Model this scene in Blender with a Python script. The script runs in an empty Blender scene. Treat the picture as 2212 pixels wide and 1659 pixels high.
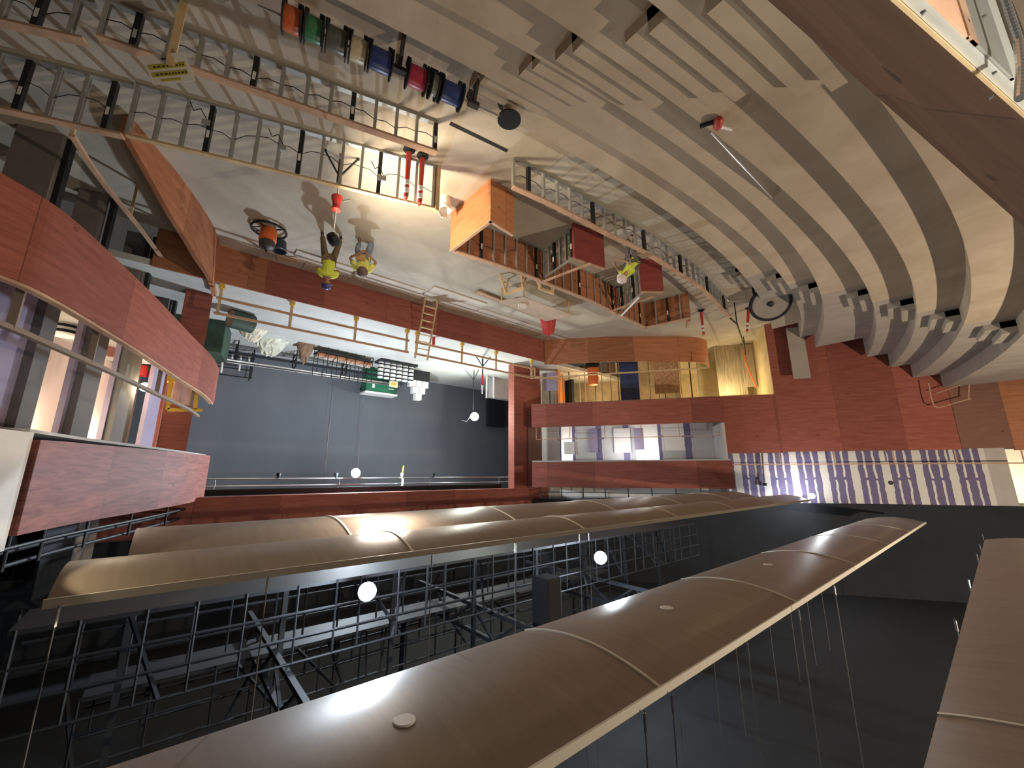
import bpy, math, random
from mathutils import Vector, Matrix
random.seed(7)
SC = bpy.context.scene
COL = SC.collection

# ------------------------------------------------------------------ camera (held upside down on the upper side balcony)
FPX, W, H, HORIZ = 870.0, 2212.0, 1659.0, 1024.0
TH = math.atan((HORIZ - 829.5) / FPX)
YAW = math.radians(40.09)
CAM = Vector((0, 0, 7.4))
FW = Vector((-math.sin(YAW) * math.cos(TH), math.cos(YAW) * math.cos(TH), -math.sin(TH)))
RT = Vector((math.cos(YAW), math.sin(YAW), 0))
UP = RT.cross(FW)
cam = bpy.data.objects.new('camera', bpy.data.cameras.new('camera'))
COL.objects.link(cam)
m = Matrix((-RT, -UP, -FW)).transposed().to_4x4()
m.translation = CAM
cam.matrix_world = m
cam.data.sensor_width = 36.0
cam.data.lens = 36.0 * FPX / W
cam.data.clip_start = 0.05
cam.data.clip_end = 200
SC.camera = cam

# ------------------------------------------------------------------ world, exposure, big lamps
SC.view_settings.view_transform = 'Standard'
SC.view_settings.look = 'None'
SC.view_settings.exposure = 0.40
SC.view_settings.gamma = 1.0
SC.view_settings.use_curve_mapping = False
wd = bpy.data.worlds.new('world')
SC.world = wd
wd.use_nodes = True
wd.node_tree.nodes['Background'].inputs[0].default_value = (0.95, 0.88, 0.80, 1)
wd.node_tree.nodes['Background'].inputs[1].default_value = 0.038

def lamp(name, loc, watts, color, radius=0.12, kind='POINT', target=None, angle=120, blend=0.4):
    d = bpy.data.lights.new(name, kind)
    d.energy = watts
    d.color = color
    d.shadow_soft_size = radius
    if kind == 'SPOT':
        d.spot_size = math.radians(angle)
        d.spot_blend = blend
    o = bpy.data.objects.new(name, d)
    o.location = loc
    if target is not None:
        o.rotation_euler = (Vector(target) - Vector(loc)).to_track_quat('-Z', 'Y').to_euler()
    COL.objects.link(o)
    return o

COOL, WARM, NEUT, AMBER = (0.80, 0.90, 1.0), (1.0, 0.80, 0.56), (1.0, 0.93, 0.84), (1.0, 0.72, 0.36)
lamp('lamp_stage_batten', (-6.5, 18.3, 7.2), 1500, COOL, 0.12)
lamp('lamp_stage_stand', (-13.4, 19.4, 4.1), 700, (0.95, 1.0, 0.88), 0.15)
lamp('lamp_catwalk', (-3.0, 7.25, 9.35), 200, COOL, 0.12)
lamp('lamp_catwalk', (-9.5, 7.25, 9.60), 200, COOL, 0.12)
lamp('lamp_house_rear', (-15.0, -7.5, 10.6), 3400, (1.0, 0.81, 0.60), 0.10)
lamp('lamp_fill_side', (-3.0, 6.9, 7.9), 130, (1.0, 0.85, 0.72), 0.4)  # added soft fill without a fixture, brightens the ceiling panels
lamp('lamp_worklight', (-2.32, 8.62, 2.20), 800, WARM, 0.30, 'SPOT', (-5.0, 8.6, 0), 128, 0.9)
lamp('lamp_left_wall', (-22.0, 5.75, 8.22), 110, (0.95, 0.97, 1.0), 0.12)
lamp('lamp_cloud_spot', (1.0, 5.2, 7.72), 26, (1.0, 0.84, 0.55), 0.02, 'SPOT', (-0.45, 5.75, 8.32), 62, 0.25)
lamp('lamp_parapet', (-0.75, -1.3, 7.5), 130, (1.0, 0.93, 0.8), 0.08, 'SPOT', (-1.3, -.12, 6.35), 62, 0.5)

# ------------------------------------------------------------------ pixel rays onto known planes
def ray(x, y):
    return FW + RT * ((1106 - x) / FPX) + UP * ((y - 829.5) / FPX)
def hz(x, y, z):
    d = ray(x, y)
    return CAM + d * ((z - CAM.z) / d.z)
def hp(x, y, p, n):
    d = ray(x, y); n = Vector(n)
    return CAM + d * ((Vector(p) - CAM).dot(n) / d.dot(n))
def hy(x, y, Y):
    return hp(x, y, (0, Y, 0), (0, 1, 0))
def up_from(base, px):
    d = ray(*px); b = Vector((base[0], base[1]))
    t = b.dot(d.xy) / d.xy.dot(d.xy)
    return CAM.z + d.z * t

# ------------------------------------------------------------------ materials
MATS = {}
def _new(name):
    mt = bpy.data.materials.new(name); mt.use_nodes = True
    nt = mt.node_tree
    return mt, nt, nt.nodes['Principled BSDF']
def mat(name, col, rough=0.7, metal=0.0, noise=0.0, scale=3.0, stretch=(1, 1, 1), bump=0.0, emit=None, spec=None, uv=False, detail=4):
    if name in MATS: return MATS[name]
    mt, nt, b = _new(name)
    b.inputs['Roughness'].default_value = rough
    b.inputs['Metallic'].default_value = metal
    if spec is not None: b.inputs['Specular IOR Level'].default_value = spec
    c = (*col, 1)
    b.inputs['Base Color'].default_value = c
    if emit:
        b.inputs['Emission Color'].default_value = (*emit[:3], 1)
        b.inputs['Emission Strength'].default_value = emit[3]
    if noise or bump:
        tc = nt.nodes.new('ShaderNodeTexCoord'); mp = nt.nodes.new('ShaderNodeMapping')
        mp.inputs['Scale'].default_value = stretch
        nz = nt.nodes.new('ShaderNodeTexNoise'); nz.inputs['Scale'].default_value = scale; nz.inputs['Detail'].default_value = detail
        nz.inputs['Roughness'].default_value = 0.65
        nt.links.new(tc.outputs['UV' if uv else 'Object'], mp.inputs[0]); nt.links.new(mp.outputs[0], nz.inputs['Vector'])
        if noise:
            rp = nt.nodes.new('ShaderNodeValToRGB')
            lo = tuple(max(0, v * (1 - noise)) for v in col); hi = tuple(min(1, v * (1 + noise)) for v in col)
            rp.color_ramp.elements[0].position = 0.3; rp.color_ramp.elements[1].position = 0.7
            rp.color_ramp.elements[0].color = (*lo, 1); rp.color_ramp.elements[1].color = (*hi, 1)
            nt.links.new(nz.outputs[0], rp.inputs[0]); nt.links.new(rp.outputs[0], b.inputs['Base Color'])
        if bump:
            bp = nt.nodes.new('ShaderNodeBump'); bp.inputs['Strength'].default_value = bump; bp.inputs['Distance'].default_value = 0.02
            nt.links.new(nz.outputs[0], bp.inputs['Height']); nt.links.new(bp.outputs[0], b.inputs['Normal'])
    MATS[name] = mt
    return mt

def N(nt, kind, **kw):
    n = nt.nodes.new(kind)
    for k, v in kw.items(): setattr(n, k, v)
    return n
def math_node(nt, op, a, b=None):
    n = N(nt, 'ShaderNodeMath', operation=op)
    for i, v in enumerate((a, b)):
        if v is None: continue
        if isinstance(v, (int, float)): n.inputs[i].default_value = v
        else: nt.links.new(v, n.inputs[i])
    return n.outputs[0]

def ply(name, c1, c2, sheet=2.44, knots=0.5, rough=0.75, var=0.18):
    """plywood in metres of UV: sheet to sheet tone, grain along the sheet, seams and knots"""
    if name in MATS: return MATS[name]
    mt, nt, b = _new(name); L = nt.links.new
    tc = N(nt, 'ShaderNodeTexCoord'); sp = N(nt, 'ShaderNodeSeparateXYZ'); L(tc.outputs['UV'], sp.inputs[0])
    u, v = sp.outputs[0], sp.outputs[1]
    us = math_node(nt, 'DIVIDE', u, sheet); cell = math_node(nt, 'FLOOR', us)
    wn = N(nt, 'ShaderNodeTexWhiteNoise', noise_dimensions='1D'); L(cell, wn.inputs['W'])
    mp = N(nt, 'ShaderNodeMapping'); mp.inputs['Scale'].default_value = (0.7, 7, 1); L(tc.outputs['UV'], mp.inputs[0])
    off = N(nt, 'ShaderNodeVectorMath', operation='ADD'); L(mp.outputs[0], off.inputs[0]); L(wn.outputs['Color'], off.inputs[1])
    nz = N(nt, 'ShaderNodeTexNoise'); nz.inputs['Scale'].default_value = 1.6; nz.inputs['Detail'].default_value = 8; nz.inputs['Roughness'].default_value = 0.7
    nz.inputs['Distortion'].default_value = 0.6
    L(off.outputs[0], nz.inputs['Vector'])
    rp = N(nt, 'ShaderNodeValToRGB'); e = rp.color_ramp.elements
    e[0].position, e[1].position = 0.32, 0.68; e[0].color = (*c1, 1); e[1].color = (*c2, 1)
    L(nz.outputs[0], rp.inputs[0])
    hv = N(nt, 'ShaderNodeHueSaturation'); L(rp.outputs[0], hv.inputs['Color'])
    L(math_node(nt, 'ADD', math_node(nt, 'MULTIPLY', wn.outputs['Value'], 2 * var), 1 - var), hv.inputs['Value'])
    fr = math_node(nt, 'FRACT', us)
    seam = math_node(nt, 'LESS_THAN', fr, 0.006)
    vo = N(nt, 'ShaderNodeTexVoronoi'); vo.inputs['Scale'].default_value = 1.1
    mp2 = N(nt, 'ShaderNodeMapping'); mp2.inputs['Scale'].default_value = (0.8, 1.5, 1); L(tc.outputs['UV'], mp2.inputs[0]); L(mp2.outputs[0], vo.inputs['Vector'])
    kn = math_node(nt, 'LESS_THAN', vo.outputs['Distance'], 0.055)
    dark = math_node(nt, 'MAXIMUM', math_node(nt, 'MULTIPLY', seam, 0.55), math_node(nt, 'MULTIPLY', kn, knots))
    mx = N(nt, 'ShaderNodeMix', data_type='RGBA'); L(dark, mx.inputs[0]); L(hv.outputs[0], mx.inputs[6]); mx.inputs[7].default_value = (c1[0] * .3, c1[1] * .25, c1[2] * .25, 1)
    L(mx.outputs[2], b.inputs['Base Color'])
    b.inputs['Roughness'].default_value = rough
    b.inputs['Specular IOR Level'].default_value = 0.25
    MATS[name] = mt
    return mt

def gypsum(name, board=(0.17, 0.145, 0.27), mud=(0.74, 0.73, 0.70), sheet=1.22, split=7.62, wide=0.13):
    """purple board with taped joints: a wide band each sheet, two narrow screw lines broken at mid height"""
    if name in MATS: return MATS[name]
    mt, nt, b = _new(name); L = nt.links.new
    tc = N(nt, 'ShaderNodeTexCoord'); sp = N(nt, 'ShaderNodeSeparateXYZ')
    wob = N(nt, 'ShaderNodeTexNoise'); wob.inputs['Scale'].default_value = 3.0; wob.inputs['Detail'].default_value = 3
    L(tc.outputs['UV'], wob.inputs['Vector']); L(tc.outputs['UV'], sp.inputs[0])
    u = math_node(nt, 'ADD', sp.outputs[0], math_node(nt, 'MULTIPLY', math_node(nt, 'SUBTRACT', wob.outputs[0], 0.5), 0.12))
    v = math_node(nt, 'ADD', sp.outputs[1], math_node(nt, 'MULTIPLY', math_node(nt, 'SUBTRACT', wob.outputs[0], 0.5), 0.25))
    f = math_node(nt, 'FRACT', math_node(nt, 'DIVIDE', u, sheet))
    def band(c, w): return math_node(nt, 'LESS_THAN', math_node(nt, 'ABSOLUTE', math_node(nt, 'SUBTRACT', f, c)), w)
    wide_ = band(0.5, wide)
    thin = math_node(nt, 'MAXIMUM', band(0.15, 0.035), band(0.85, 0.035))
    gap = math_node(nt, 'GREATER_THAN', math_node(nt, 'ABSOLUTE', math_node(nt, 'SUBTRACT', v, split)), 0.05)
    thin = math_node(nt, 'MULTIPLY', thin, gap)
    msk = math_node(nt, 'MAXIMUM', wide_, thin)
    mx = N(nt, 'ShaderNodeMix', data_type='RGBA'); L(msk, mx.inputs[0]); mx.inputs[6].default_value = (*board, 1); mx.inputs[7].default_value = (*mud, 1)
    L(mx.outputs[2], b.inputs['Base Color']); b.inputs['Roughness'].default_value = 0.85
    MATS[name] = mt
    return mt

def concrete(name, c1, c2, c3, scale=0.5, rough=0.8):
    if name in MATS: return MATS[name]
    mt, nt, b = _new(name); L = nt.links.new
    tc = N(nt, 'ShaderNodeTexCoord')
    n1 = N(nt, 'ShaderNodeTexNoise'); n1.inputs['Scale'].default_value = scale; n1.inputs['Detail'].default_value = 8; n1.inputs['Roughness'].default_value = 0.6; n1.inputs['Distortion'].default_value = 0.8
    n2 = N(nt, 'ShaderNodeTexNoise'); n2.inputs['Scale'].default_value = scale * 9; n2.inputs['Detail'].default_value = 5; n2.inputs['Roughness'].default_value = 0.7
    for n in (n1, n2): L(tc.outputs['Object'], n.inputs['Vector'])
    rp = N(nt, 'ShaderNodeValToRGB'); e = rp.color_ramp.elements
    e[0].position, e[1].position = 0.35, 0.66; e[0].color = (*c1, 1); e[1].color = (*c2, 1); L(n1.outputs[0], rp.inputs[0])
    r2 = N(nt, 'ShaderNodeValToRGB'); e = r2.color_ramp.elements
    e[0].position, e[1].position = 0.60, 0.78; e[0].color = (0, 0, 0, 1); e[1].color = (.55, .55, .55, 1); L(n2.outputs[0], r2.inputs[0])
    mx = N(nt, 'ShaderNodeMix', data_type='RGBA'); L(r2.outputs[0], mx.inputs[0]); L(rp.outputs[0], mx.inputs[6]); mx.inputs[7].default_value = (*c3, 1)
    L(mx.outputs[2], b.inputs['Base Color']); b.inputs['Roughness'].default_value = rough; b.inputs['Specular IOR Level'].default_value = 0.3
    MATS[name] = mt
    return mt

M_RED = ply('red_plywood', (0.235, 0.070, 0.052), (0.36, 0.120, 0.088))
M_REDDEEP = ply('deep_red_plywood', (0.22, 0.045, 0.045), (0.32, 0.075, 0.065), var=0.12)
M_BROWN = ply('brown_plywood', (0.30, 0.12, 0.060), (0.46, 0.20, 0.105), var=0.22)
M_ORANGE = ply('orange_plywood', (0.52, 0.20, 0.085), (0.68, 0.31, 0.15), var=0.10)
M_TAUPE = ply('taupe_plywood', (0.20, 0.10, 0.075), (0.26, 0.135, 0.10), var=0.06)
M_PLATE = mat('lumber', (0.52, 0.33, 0.22), 0.8, noise=0.25, scale=2.0, stretch=(1, 1, 6))
M_PLATE2 = mat('yellow_pine', (0.62, 0.45, 0.25), 0.75, noise=0.2, scale=3.0)
M_GYP = gypsum('taped_gypsum')
M_GYPPLAIN = mat('grey_gypsum', (0.50, 0.48, 0.46), 0.9, noise=0.10, scale=1.2)
M_GYPPURPLE = mat('purple_gypsum', (0.33, 0.29, 0.40), 0.9, noise=0.10, scale=1.0)
M_WHITE = mat('white_board', (0.82, 0.80, 0.76), 0.8, noise=0.06, scale=2.0)
M_FLOOR = concrete('dusty_concrete', (0.43, 0.39, 0.32), (0.56, 0.52, 0.44), (0.30, 0.26, 0.20), 0.45)
M_STAGE = concrete('stage_deck', (0.48, 0.49, 0.47), (0.60, 0.61, 0.59), (0.36, 0.36, 0.34), 0.5)
M_TIER = concrete('tier_deck', (0.44, 0.36, 0.27), (0.54, 0.46, 0.36), (0.36, 0.29, 0.21), 0.9)
M_SHADEGREY = concrete('tier_deck_shade_grey', (0.34, 0.31, 0.27), (0.42, 0.38, 0.33), (0.25, 0.22, 0.19), 0.9)  # darker copy of the tier deck: dimmer light past the aisle put into colour
M_BLACK = mat('black_paint', (0.012, 0.014, 0.018), 0.8)
M_BLACKWALL = mat('black_wall', (0.020, 0.025, 0.032), 0.9, noise=0.2, scale=0.6)
M_DRAPE = mat('backdrop_cloth', (0.125, 0.138, 0.160), 0.95, noise=0.10, scale=0.4, stretch=(1, 1, .3))
M_GALV = mat('galvanised_steel', (0.46, 0.47, 0.45), 0.45, 0.6, noise=0.15, scale=4)
M_DARKSTUD = mat('black_steel', (0.018, 0.020, 0.022), 0.5, 0.3)
M_STEEL = mat('dark_truss_steel', (0.034, 0.038, 0.046), 0.6, 0.5)
M_PIPE = mat('bright_pipe', (0.72, 0.73, 0.74), 0.25, 0.9)
M_WHITEP = mat('white_plastic', (0.85, 0.85, 0.83), 0.5)
M_LABEL = mat('paper_label', (0.88, 0.87, 0.82), 0.7)
M_SEAM = mat('pale_edge_trim', (0.80, 0.76, 0.66), 0.5)
M_VENEER = mat('ceiling_veneer', (0.30, 0.245, 0.195), 0.40, noise=0.10, scale=1.2, stretch=(9, 1, 1), spec=0.5)
M_ROD = mat('dull_rod', (0.16, 0.16, 0.16), 0.6, 0.4)
M_LAMP = mat('lit_lamp_face', (1, 1, 1), 0.5, emit=(0.92, 0.96, 1.0, 60))
M_LAMPW = mat('lit_lamp_face_warm', (1, 1, 1), 0.5, emit=(1.0, 0.86, 0.62, 40))
M_YEL = mat('hi_vis_yellow', (0.68, 0.82, 0.10), 0.8, noise=0.08, scale=8)
M_ORANGEP = mat('orange_plastic', (0.75, 0.17, 0.035), 0.5)
M_REDP = mat('red_plastic', (0.52, 0.045, 0.040), 0.5)
M_BLUE = mat('navy_paint', (0.02, 0.035, 0.13), 0.4)
M_GREENP = mat('green_paint', (0.02, 0.16, 0.085), 0.45)
M_YELP = mat('yellow_paint', (0.72, 0.48, 0.06), 0.5)
M_SKIN = mat('skin', (0.48, 0.29, 0.20), 0.6)
M_SKIN2 = mat('tan_skin', (0.36, 0.20, 0.13), 0.6)

# ------------------------------------------------------------------ mesh helpers
class MB:
    def __init__(s): s.v, s.f, s.uv = [], [], []
    def face(s, idx, uv=None):
        s.f.append(tuple(idx)); s.uv.append(uv)
    def quad(s, pts, uv=None):
        n = len(s.v); s.v += [tuple(p) for p in pts]; s.face(range(n, n + len(pts)), uv)
        return s
    def box(s, c, size, rz=0.0):
        hx, hy_, hz_ = size[0] / 2, size[1] / 2, size[2] / 2
        ca, sa = math.cos(rz), math.sin(rz); n = len(s.v)
        loc = [(-hx, -hy_, -hz_), (hx, -hy_, -hz_), (hx, hy_, -hz_), (-hx, hy_, -hz_), (-hx, -hy_, hz_), (hx, -hy_, hz_), (hx, hy_, hz_), (-hx, hy_, hz_)]
        s.v += [(c[0] + x * ca - y * sa, c[1] + x * sa + y * ca, c[2] + z) for x, y, z in loc]
        for q, (a, b_) in zip(((0, 3, 2, 1), (4, 5, 6, 7), (0, 1, 5, 4), (1, 2, 6, 5), (2, 3, 7, 6), (3, 0, 4, 7)), ((0, 1), (0, 1), (0, 2), (1, 2), (0, 2), (1, 2))):
            s.face([n + i for i in q], [(loc[i][a] + c[0], loc[i][b_] + c[2]) for i in q])
        return s
    def bar(s, p, q, w, h=None, up=(0, 0, 1)):
        h = w if h is None else h
        p, q = Vector(p), Vector(q); d = (q - p)
        L = d.length
        if L < 1e-6: return s
        d.normalize(); u = Vector(up)
        if abs(d.dot(u)) > 0.98: u = Vector((1, 0, 0))
        a = d.cross(u).normalized() * (w / 2); b = a.cross(d).normalized() * (h / 2)
        n = len(s.v)
        for e in (p, q): s.v += [tuple(e + x) for x in (-a - b, a - b, a + b, -a + b)]
        for k, fc in enumerate(((0, 1, 2, 3), (7, 6, 5, 4), (0, 4, 5, 1), (1, 5, 6, 2), (2, 6, 7, 3), (3, 7, 4, 0))):
            uv = None if k < 2 else [(0, 0), (L, 0), (L, w), (0, w)]
            s.face([n + i for i in fc], uv)
        return s
    def tube(s, p, q, r, r2=None, n=12, caps=True):
        r2 = r if r2 is None else r2
        p, q = Vector(p), Vector(q); d = (q - p).normalized()
        u = Vector((0, 0, 1)) if abs(d.z) < 0.9 else Vector((1, 0, 0))
        a = d.cross(u).normalized(); b = d.cross(a).normalized(); k = len(s.v)
        for e, rr in ((p, r), (q, r2)):
            for i in range(n):
                t = 2 * math.pi * i / n
                s.v.append(tuple(e + a * (rr * math.cos(t)) + b * (rr * math.sin(t))))
        for i in range(n): s.face((k + i, k + (i + 1) % n, k + n + (i + 1) % n, k + n + i))
        if caps:
            s.face([k + i for i in range(n)][::-1]); s.face([k + n + i for i in range(n)])
        return s
    def path(s, pts, r, n=8):
        for a, b in zip(pts[:-1], pts[1:]): s.tube(a, b, r, n=n)
        return s
    def lathe(s, prof, c=(0, 0, 0), n=24, axis=None):
        """prof: (radius, height) along an axis through c"""
        ax = Vector(axis or (0, 0, 1)).normalized()
        u = Vector((0, 0, 1)) if abs(ax.z) < 0.9 else Vector((1, 0, 0))
        a = ax.cross(u).normalized(); b = ax.cross(a).normalized(); k = len(s.v); c = Vector(c)
        for r, h in prof:
            for i in range(n):
                t = 2 * math.pi * i / n
                s.v.append(tuple(c + ax * h + a * (r * math.cos(t)) + b * (r * math.sin(t))))
        for j in range(len(prof) - 1):
            for i in range(n):
                s.face((k + j * n + i, k + j * n + (i + 1) % n, k + (j + 1) * n + (i + 1) % n, k + (j + 1) * n + i))
        if prof[0][0] > 1e-4: s.face([k + i for i in range(n)][::-1])
        if prof[-1][0] > 1e-4: s.face([k + (len(prof) - 1) * n + i for i in range(n)])
        return s
    def torus(s, c, R, r, axis=(0, 0, 1), n=28, m_=8):
        ax = Vector(axis).normalized(); u = Vector((0, 0, 1)) if abs(ax.z) < 0.9 else Vector((1, 0, 0))
        a = ax.cross(u).normalized(); b = ax.cross(a).normalized(); k = len(s.v); c = Vector(c)
        for i in range(n):
            t = 2 * math.pi * i / n; d = a * math.cos(t) + b * math.sin(t)
            for j in range(m_):
                q = 2 * math.pi * j / m_
                s.v.append(tuple(c + d * (R + r * math.cos(q)) + ax * (r * math.sin(q))))
        for i in range(n):
            for j in range(m_):
                s.face((k + i * m_ + j, k + ((i + 1) % n) * m_ + j, k + ((i + 1) % n) * m_ + (j + 1) % m_, k + i * m_ + (j + 1) % m_))
        return s
    def wall(s, pts, z0, z1, t=0.1, side=1):
        """upright wall following plan points, t thick; u runs in metres along it, v is height. z0/z1: number or list"""
        n = len(pts); P = [Vector((p[0], p[1])) for p in pts]
        Z0 = z0 if isinstance(z0, (list, tuple)) else [z0] * n
        Z1 = z1 if isinstance(z1, (list, tuple)) else [z1] * n
        u = [0.0]
        for a, b in zip(P[:-1], P[1:]): u.append(u[-1] + (b - a).length)
        off = []
        for i in range(n):
            d = (P[min(i + 1, n - 1)] - P[max(i - 1, 0)]).normalized()
            off.append(P[i] + Vector((-d.y, d.x)) * t * side)
        k = len(s.v)
        for i in range(n):
            s.v += [(P[i].x, P[i].y, Z0[i]), (P[i].x, P[i].y, Z1[i]), (off[i].x, off[i].y, Z1[i]), (off[i].x, off[i].y, Z0[i])]
        for i in range(n - 1):
            a, b = k + 4 * i, k + 4 * (i + 1)
            s.face((a, b, b + 1, a + 1), [(u[i], Z0[i]), (u[i + 1], Z0[i + 1]), (u[i + 1], Z1[i + 1]), (u[i], Z1[i])])
            s.face((a + 1, b + 1, b + 2, a + 2), [(u[i], 0), (u[i + 1], 0), (u[i + 1], t), (u[i], t)])
            s.face((a + 2, b + 2, b + 3, a + 3), [(u[i], Z1[i]), (u[i + 1], Z1[i + 1]), (u[i + 1], Z0[i + 1]), (u[i], Z0[i])])
            s.face((a + 3, b + 3, b, a), [(u[i], 0), (u[i + 1], 0), (u[i + 1], t), (u[i], t)])
        for a, z in ((k, 0), (k + 4 * (n - 1), n - 1)):
            s.face((a, a + 1, a + 2, a + 3), [(0, Z0[z]), (0, Z1[z]), (t, Z1[z]), (t, Z0[z])])
        return s
    def prism(s, poly, z0, z1):
        n = len(poly); k = len(s.v)
        s.v += [(p[0], p[1], z0) for p in poly] + [(p[0], p[1], z1) for p in poly]
        s.face([k + i for i in range(n)][::-1], [(p[0], p[1]) for p in poly][::-1]); s.face([k + n + i for i in range(n)], [(p[0], p[1]) for p in poly])
        for i in range(n):
            j = (i + 1) % n; L = math.dist(poly[i], poly[j])
            s.face((k + i, k + j, k + n + j, k + n + i), [(0, z0), (L, z0), (L, z1), (0, z1)])
        return s
    def build(s, name, material, parent=None, smooth=False, origin=None, bevel=0.0):
        o0 = Vector(origin) if origin is not None else Vector((0, 0, 0))
        me = bpy.data.meshes.new(name)
        me.from_pydata([tuple(Vector(p) - o0) for p in s.v], [], s.f)
        if any(u is not None for u in s.uv):
            lay = me.uv_layers.new(name='UVMap')
            for pl, uv in zip(me.polygons, s.uv):
                if uv is not None:
                    for li, c in zip(pl.loop_indices, uv): lay.data[li].uv = c
        me.materials.append(material)
        if smooth:
            for pl in me.polygons: pl.use_smooth = True
        me.validate(); me.update()
        o = bpy.data.objects.new(name, me); COL.objects.link(o)
        if smooth:
            es = o.modifiers.new('edge', 'EDGE_SPLIT'); es.split_angle = math.radians(40)
        if bevel:
            bv = o.modifiers.new('bevel', 'BEVEL'); bv.width = bevel; bv.segments = 2; bv.limit_method = 'ANGLE'
        if origin is not None: o.location = o0
        if parent is not None:
            o.parent = parent
            if origin is not None or True:
                # children are authored in world space; keep them there
                o.matrix_parent_inverse = Matrix.Translation(-parent.location)
        return o

def tag(o, label, cat, group=None, kind=None):
    o['label'] = label; o['category'] = cat
    if group: o['group'] = group
    if kind: o['kind'] = kind
    return o
def thing(name, loc, label, cat, group=None):
    o = bpy.data.objects.new(name, None); COL.objects.link(o); o.location = loc
    o.empty_display_size = 0.1
    return tag(o, label, cat, group)
def struct(mb, name, material, label=None, cat=None, smooth=False):
    o = mb.build(name, material, smooth=smooth)
    o['kind'] = 'structure'
    if label: o['label'] = label
    if cat: o['category'] = cat
    return o
def copy_thing(o, dx, label=None):
    """a copy of a thing with copies of its parts and sub-parts, moved by dx"""
    c = o.copy(); COL.objects.link(c); c.location = o.location + Vector(dx)
    if label: c['label'] = label
    for ch in list(o.children):
        k = ch.copy(); COL.objects.link(k); k.parent = c
        if ch.location.length == 0: k.matrix_parent_inverse = ch.matrix_parent_inverse.copy()
        for g in list(ch.children):
            q = g.copy(); COL.objects.link(q); q.parent = k
    return c
def lerp(a, b, t): return Vector(a) * (1 - t) + Vector(b) * t
def smooth_curve(pts, n=6):
    """Catmull-Rom through plan points"""
    P = [Vector((p[0], p[1])) for p in pts]; P = [2 * P[0] - P[1]] + P + [2 * P[-1] - P[-2]]; out = []
    for i in range(1, len(P) - 2):
        a, b, c, d = P[i - 1:i + 3]
        for k in range(n):
            t = k / n
            out.append(0.5 * ((2 * b) + (c - a) * t + (2 * a - 5 * b + 4 * c - d) * t * t + (3 * b - a - 3 * c + d) * t ** 3))
    out.append(P[-2]); return out

# ================================================================== SETTING
# orchestra floor, stage and apron
struct(MB().prism([(-34, -14), (9, -14), (9, 15.45), (-34, 15.45)], -0.3, 0.0), 'floor', M_FLOOR, 'dusty grey concrete floor of the orchestra level, stained and scuffed', 'floor')
STZ = 1.25
struct(MB().prism([(-27, 15.5), (5, 15.5), (5, 27), (-27, 27)], STZ - 0.2, STZ), 'floor_stage', M_STAGE, 'pale dusty stage deck behind the wooden guard rail', 'floor')
struct(MB().wall([(1.2, 15.45), (-16.4, 15.45)], 0, STZ + 0.02, 0.06, -1), 'wall_apron', M_RED, 'red plywood front of the stage below the guard rail', 'wall')
struct(MB().wall([(1.2, 15.435), (-1.75, 15.435)], 0, STZ + 0.02, 0.012, -1), 'wall_apron_patch', M_BROWN, 'orange brown plywood end of the stage front beside the curved parapet', 'wall')
q0, q1 = hz(972, 266, 0), hz(1096, 326, 0)
struct(MB().bar((q0.x, q0.y, .004), (q1.x, q1.y, .004), .09, .008), 'trim_8', M_BLACK, 'dark open slot in the floor between the two low stud walls', 'trim')
# shaded floor in front of the stage: toned strip laid with the cover boards
# proscenium: columns, header and returns
PY = 16.8
pm = MB()
struct(MB().wall([(-14.3, PY), (-16.3, PY)], STZ, 8.3, 0.5, -1), 'wall_proscenium_left', M_RED, 'red plywood column on the far side of the stage opening', 'wall')
struct(MB().wall([(0.32, PY), (-0.42, PY)], STZ, 8.3, 0.5, -1), 'wall_proscenium_right', M_RED, 'red plywood column on the near side of the stage opening', 'wall')
struct(MB().wall([(1.6, PY - 0.02), (-18.5, PY - 0.02)], 8.14, 9.3, 0.5, -1), 'wall_proscenium_header', M_RED, 'red plywood header over the stage opening', 'wall')
struct(MB().wall([(-15.25, PY - .05), (-16.3, PY - .05)], 3.85, 8.14, 0.04, 1), 'wall_proscenium_return', M_TAUPE)
# stage house
struct(MB().wall([(4, 24.2), (-27, 24.2)], STZ, 9.5, 0.05, -1), 'wall_backdrop', M_DRAPE, 'dark grey backdrop at the back of the stage', 'wall')
sb = MB(); sb.wall([(-19.8, 17.4), (-22, 27)], STZ, 12, .2, 1); sb.wall([(3.4, 17.4), (4.2, 27)], STZ, 12, .2, -1); sb.wall([(5, 27), (-27, 27)], STZ, 13, .2, -1)
struct(sb, 'wall_stage_house', M_BLACKWALL)
# black upper shell
struct(MB().prism([(-34, -14), (9, -14), (9, 28), (-34, 28)], 12.6, 12.8), 'ceiling', M_BLACK, 'black painted ceiling above the hung panels', 'ceiling')
struct(MB().wall([(4, 17.5), (-24, 17.5)], 9.3, 12.6, 0.2, -1), 'wall_above_stage', M_BLACKWALL)

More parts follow.
